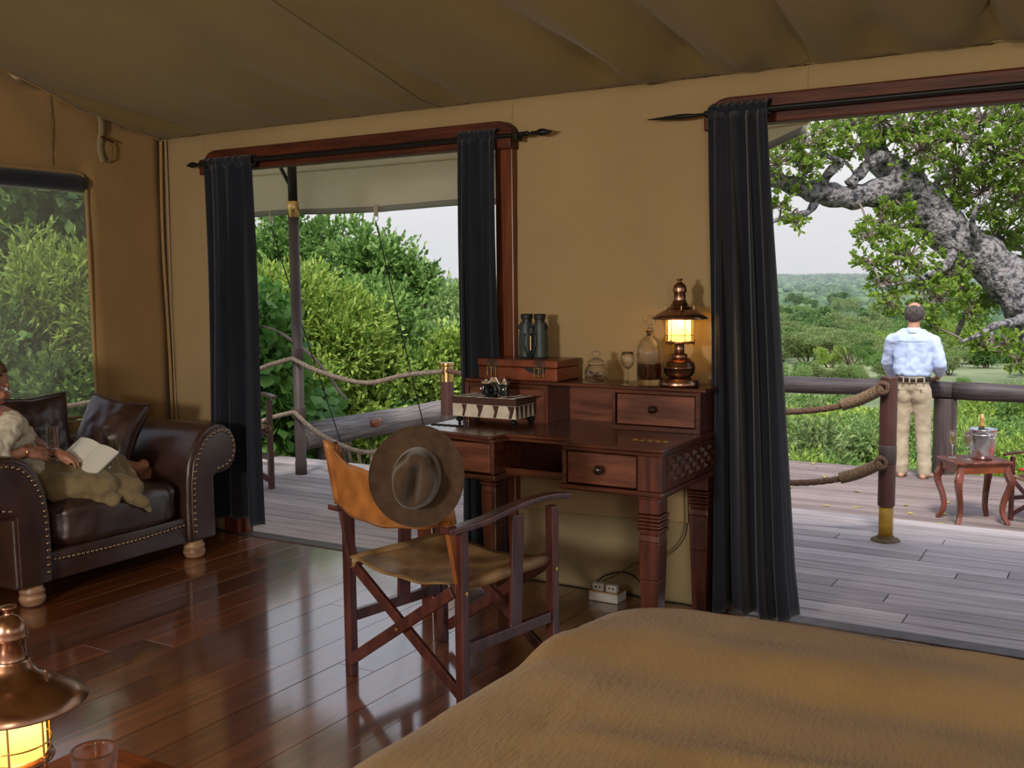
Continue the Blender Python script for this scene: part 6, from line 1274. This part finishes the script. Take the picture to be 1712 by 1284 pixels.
remesh(obj('body', mb, M['skinred'], wn, smooth=True), .0052, 4)
faceparts(wn, Q, .98, RW.to_quaternion().to_euler(), lip=(.50, .06, .05))
for e in tw_: obj('toenail', MB().ell(e+Vector((.004, .006, .005)), (.006, .007, .004)), M['nail'], wn, smooth=True)
hs = MB().ell((0, 0, 0), 1, nu=48, nv=30); hm_ = MB()
for v in hs.v:
    x, y, z = v; r_ = 1+.07*nz3(x*3, y*3, z*3, 1)+.03*nz3(x, y, z*.5, 14); hm_.v.append(tuple(Q(x*.088*r_, -.022+y*.102*r_, .026+z*.102*r_)))
hm_.f = [f for f in hs.f if (lambda c: (c[1] < .30 or c[2] > .55) and c[2] > -.75 and (c[1] < .62))([sum(hs.v[i][k] for i in f)/len(f) for k in range(3)])]
obj('hair', hm_, M['hairw'], wn, smooth=True, solid=.014)
gl = MB()
for sx in (-1, 1): gl.tube([Q(sx*.031+.021*math.cos(a), .100, -.004+.015*math.sin(a)) for a in np.linspace(0, 2*PI, 19)], .0014, 6, caps=False).tube([Q(sx*.052, .100, .0), Q(sx*.076, .03, .006), Q(sx*.078, -.01, .0)], .0014, 6)
gl.tube([Q(-.010, .101, .002), Q(.010, .101, .002)], .0014, 6)
obj('spectacles', gl, M['steel'], wn)
obj('necklace', MB().tube(smooth_path([(-4.72, 3.02, .92), (-4.70, 3.10, .89), (-4.73, 3.165, .85), (-4.78, 3.18, .84), (-4.84, 3.15, .86), (-4.86, 3.06, .90)], 6), .003, 6), M['steel'], wn)
obj('pendant', MB().lathe((-4.735, 3.165, .845), [(0, -.002), (.010, 0), (.010, .003), (0, .005)], 16, 'x'), M['steel'], wn)
obj('bracelet', MB().tube([Vector(wr_)+Vector((.029*math.cos(a), -.008+.005*math.sin(a), .029*math.sin(a))) for a in np.linspace(0, 2*PI, 21)], .0028, 6, caps=False), M['brass'], wn)
mb = MB(); mb.cap((-4.80, 3.13, .66), (-4.80, 3.08, .80), .128, .122); mb.ell((-4.80, 3.085, .83), (.165, .105, .075)); mb.ell((-4.74, 3.14, .775), (.080, .070, .070)); mb.ell((-4.87, 3.15, .775), (.080, .070, .070)); mb.ell((-4.80, 3.16, .61), (.160, .135, .07))
mb.cap((-4.75, 3.05, .870), sr, .045, .060); mb.cap((-4.86, 3.07, .870), sl_, .045, .060); mb.cap(sr, lerp(Vector(sr), Vector(er), .92), .060, .060); mb.cap(sl_, lerp(Vector(sl_), Vector(el), .95), .060, .056); mb.cap(er, lerp(Vector(er), Vector(wr_), .40), .058, .044)
remesh(obj('blouse', mb, M['cream'], wn, smooth=True), .008, 5, .026, .045)
mb = MB(); mb.ell((-4.80, 3.20, .555), (.165, .15, .090)); mb.cap((-4.87, 3.22, .55), (-4.745, 3.62, .555), .092, .078); mb.cap((-4.70, 3.22, .545), (-4.60, 3.46, .525), .094, .088); mb.cap((-4.60, 3.46, .525), (-4.70, 3.64, .550), .085, .070)
mb.cap((-4.60, 3.24, .515), (-4.50, 3.42, .495), .080, .078); mb.cap((-4.55, 3.44, .51), (-4.47, 3.58, .47), .080, .055); mb.cap((-4.47, 3.50, .465), (-4.415, 3.60, .395), .045, .030); mb.cap((-4.43, 3.60, .40), (-4.415, 3.635, .345), .030, .012)
mb.cap((-4.68, 3.66, .585), (-4.55, 3.70, .45), .040, .018); mb.cap((-4.62, 3.58, .53), (-4.57, 3.68, .47), .055, .028); mb.cap((-4.70, 3.64, .565), (-4.74, 3.74, .525), .062, .050); mb.cap((-4.58, 3.30, .48), (-4.44, 3.44, .44), .055, .035)
remesh(obj('trousers', mb, M['olive'], wn, smooth=True), .0075, 4, .030, .07)
for y, z in ((3.49, .585), (3.44, .575)): obj('button', MB().ell((-4.525, y, z), (.003, .007, .007)), M['steel'], wn, smooth=True)
# book
c = Vector((-4.62, 3.435, .640)); t = thing('book', 'open paperback book resting on the woman\'s knee', 'book', tuple(c))
u_ = Vector((-.05, .84, .50)).normalized(); v_ = Vector((-.90, -.20, .28)); v_ = (v_-u_*v_.dot(u_)).normalized(); n_ = u_.cross(v_).normalized()
if n_.z < 0: n_ = -n_
def page(sgn, th0, th1, arch):
    mb = MB(); nu = 12
    for j in range(2):
        for i in range(nu+1):
            k = i/nu; w_ = sgn*k*.120; h = arch*math.sin(PI*min(1, k*1.1))*.9
            for e in (0, 1): mb.v.append(tuple(c+u_*(-.095+.19*j)+v_*w_+n_*(h+(th1 if e else th0)*(1-.15*k))))
    o = 2*(nu+1)
    for i in range(nu): a = i*2; mb.f += [(a, a+2, o+a+2, o+a), (a+1, o+a+1, o+a+3, a+3), (a, a+1, a+3, a+2), (o+a, o+a+2, o+a+3, o+a+1)]
    mb.f += [(0, o, o+1, 1), (2*nu, 2*nu+1, o+2*nu+1, o+2*nu)]; return mb
obj('pages', page(1, .0, .014, .014), M['paper'], t); obj('pages', page(-1, .0, .012, .010), M['paper'], t)
mb = page(1, -.003, -.0005, .014); m2 = page(-1, -.003, -.0005, .010); mb.add(m2.v, m2.f); obj('cover', mb, M['cover'], t)
# drink in her hand
t = thing('tumbler', 'clear water glass held in the woman\'s hand', 'glass', (-4.655, 3.262, .705))
obj('glass_body', MB().lathe((-4.655, 3.262, .705), [(0, 0), (.026, 0), (.028, .004), (.033, .110), (.031, .110), (.026, .012), (0, .010)], 32), M['glass'], t, smooth=True)
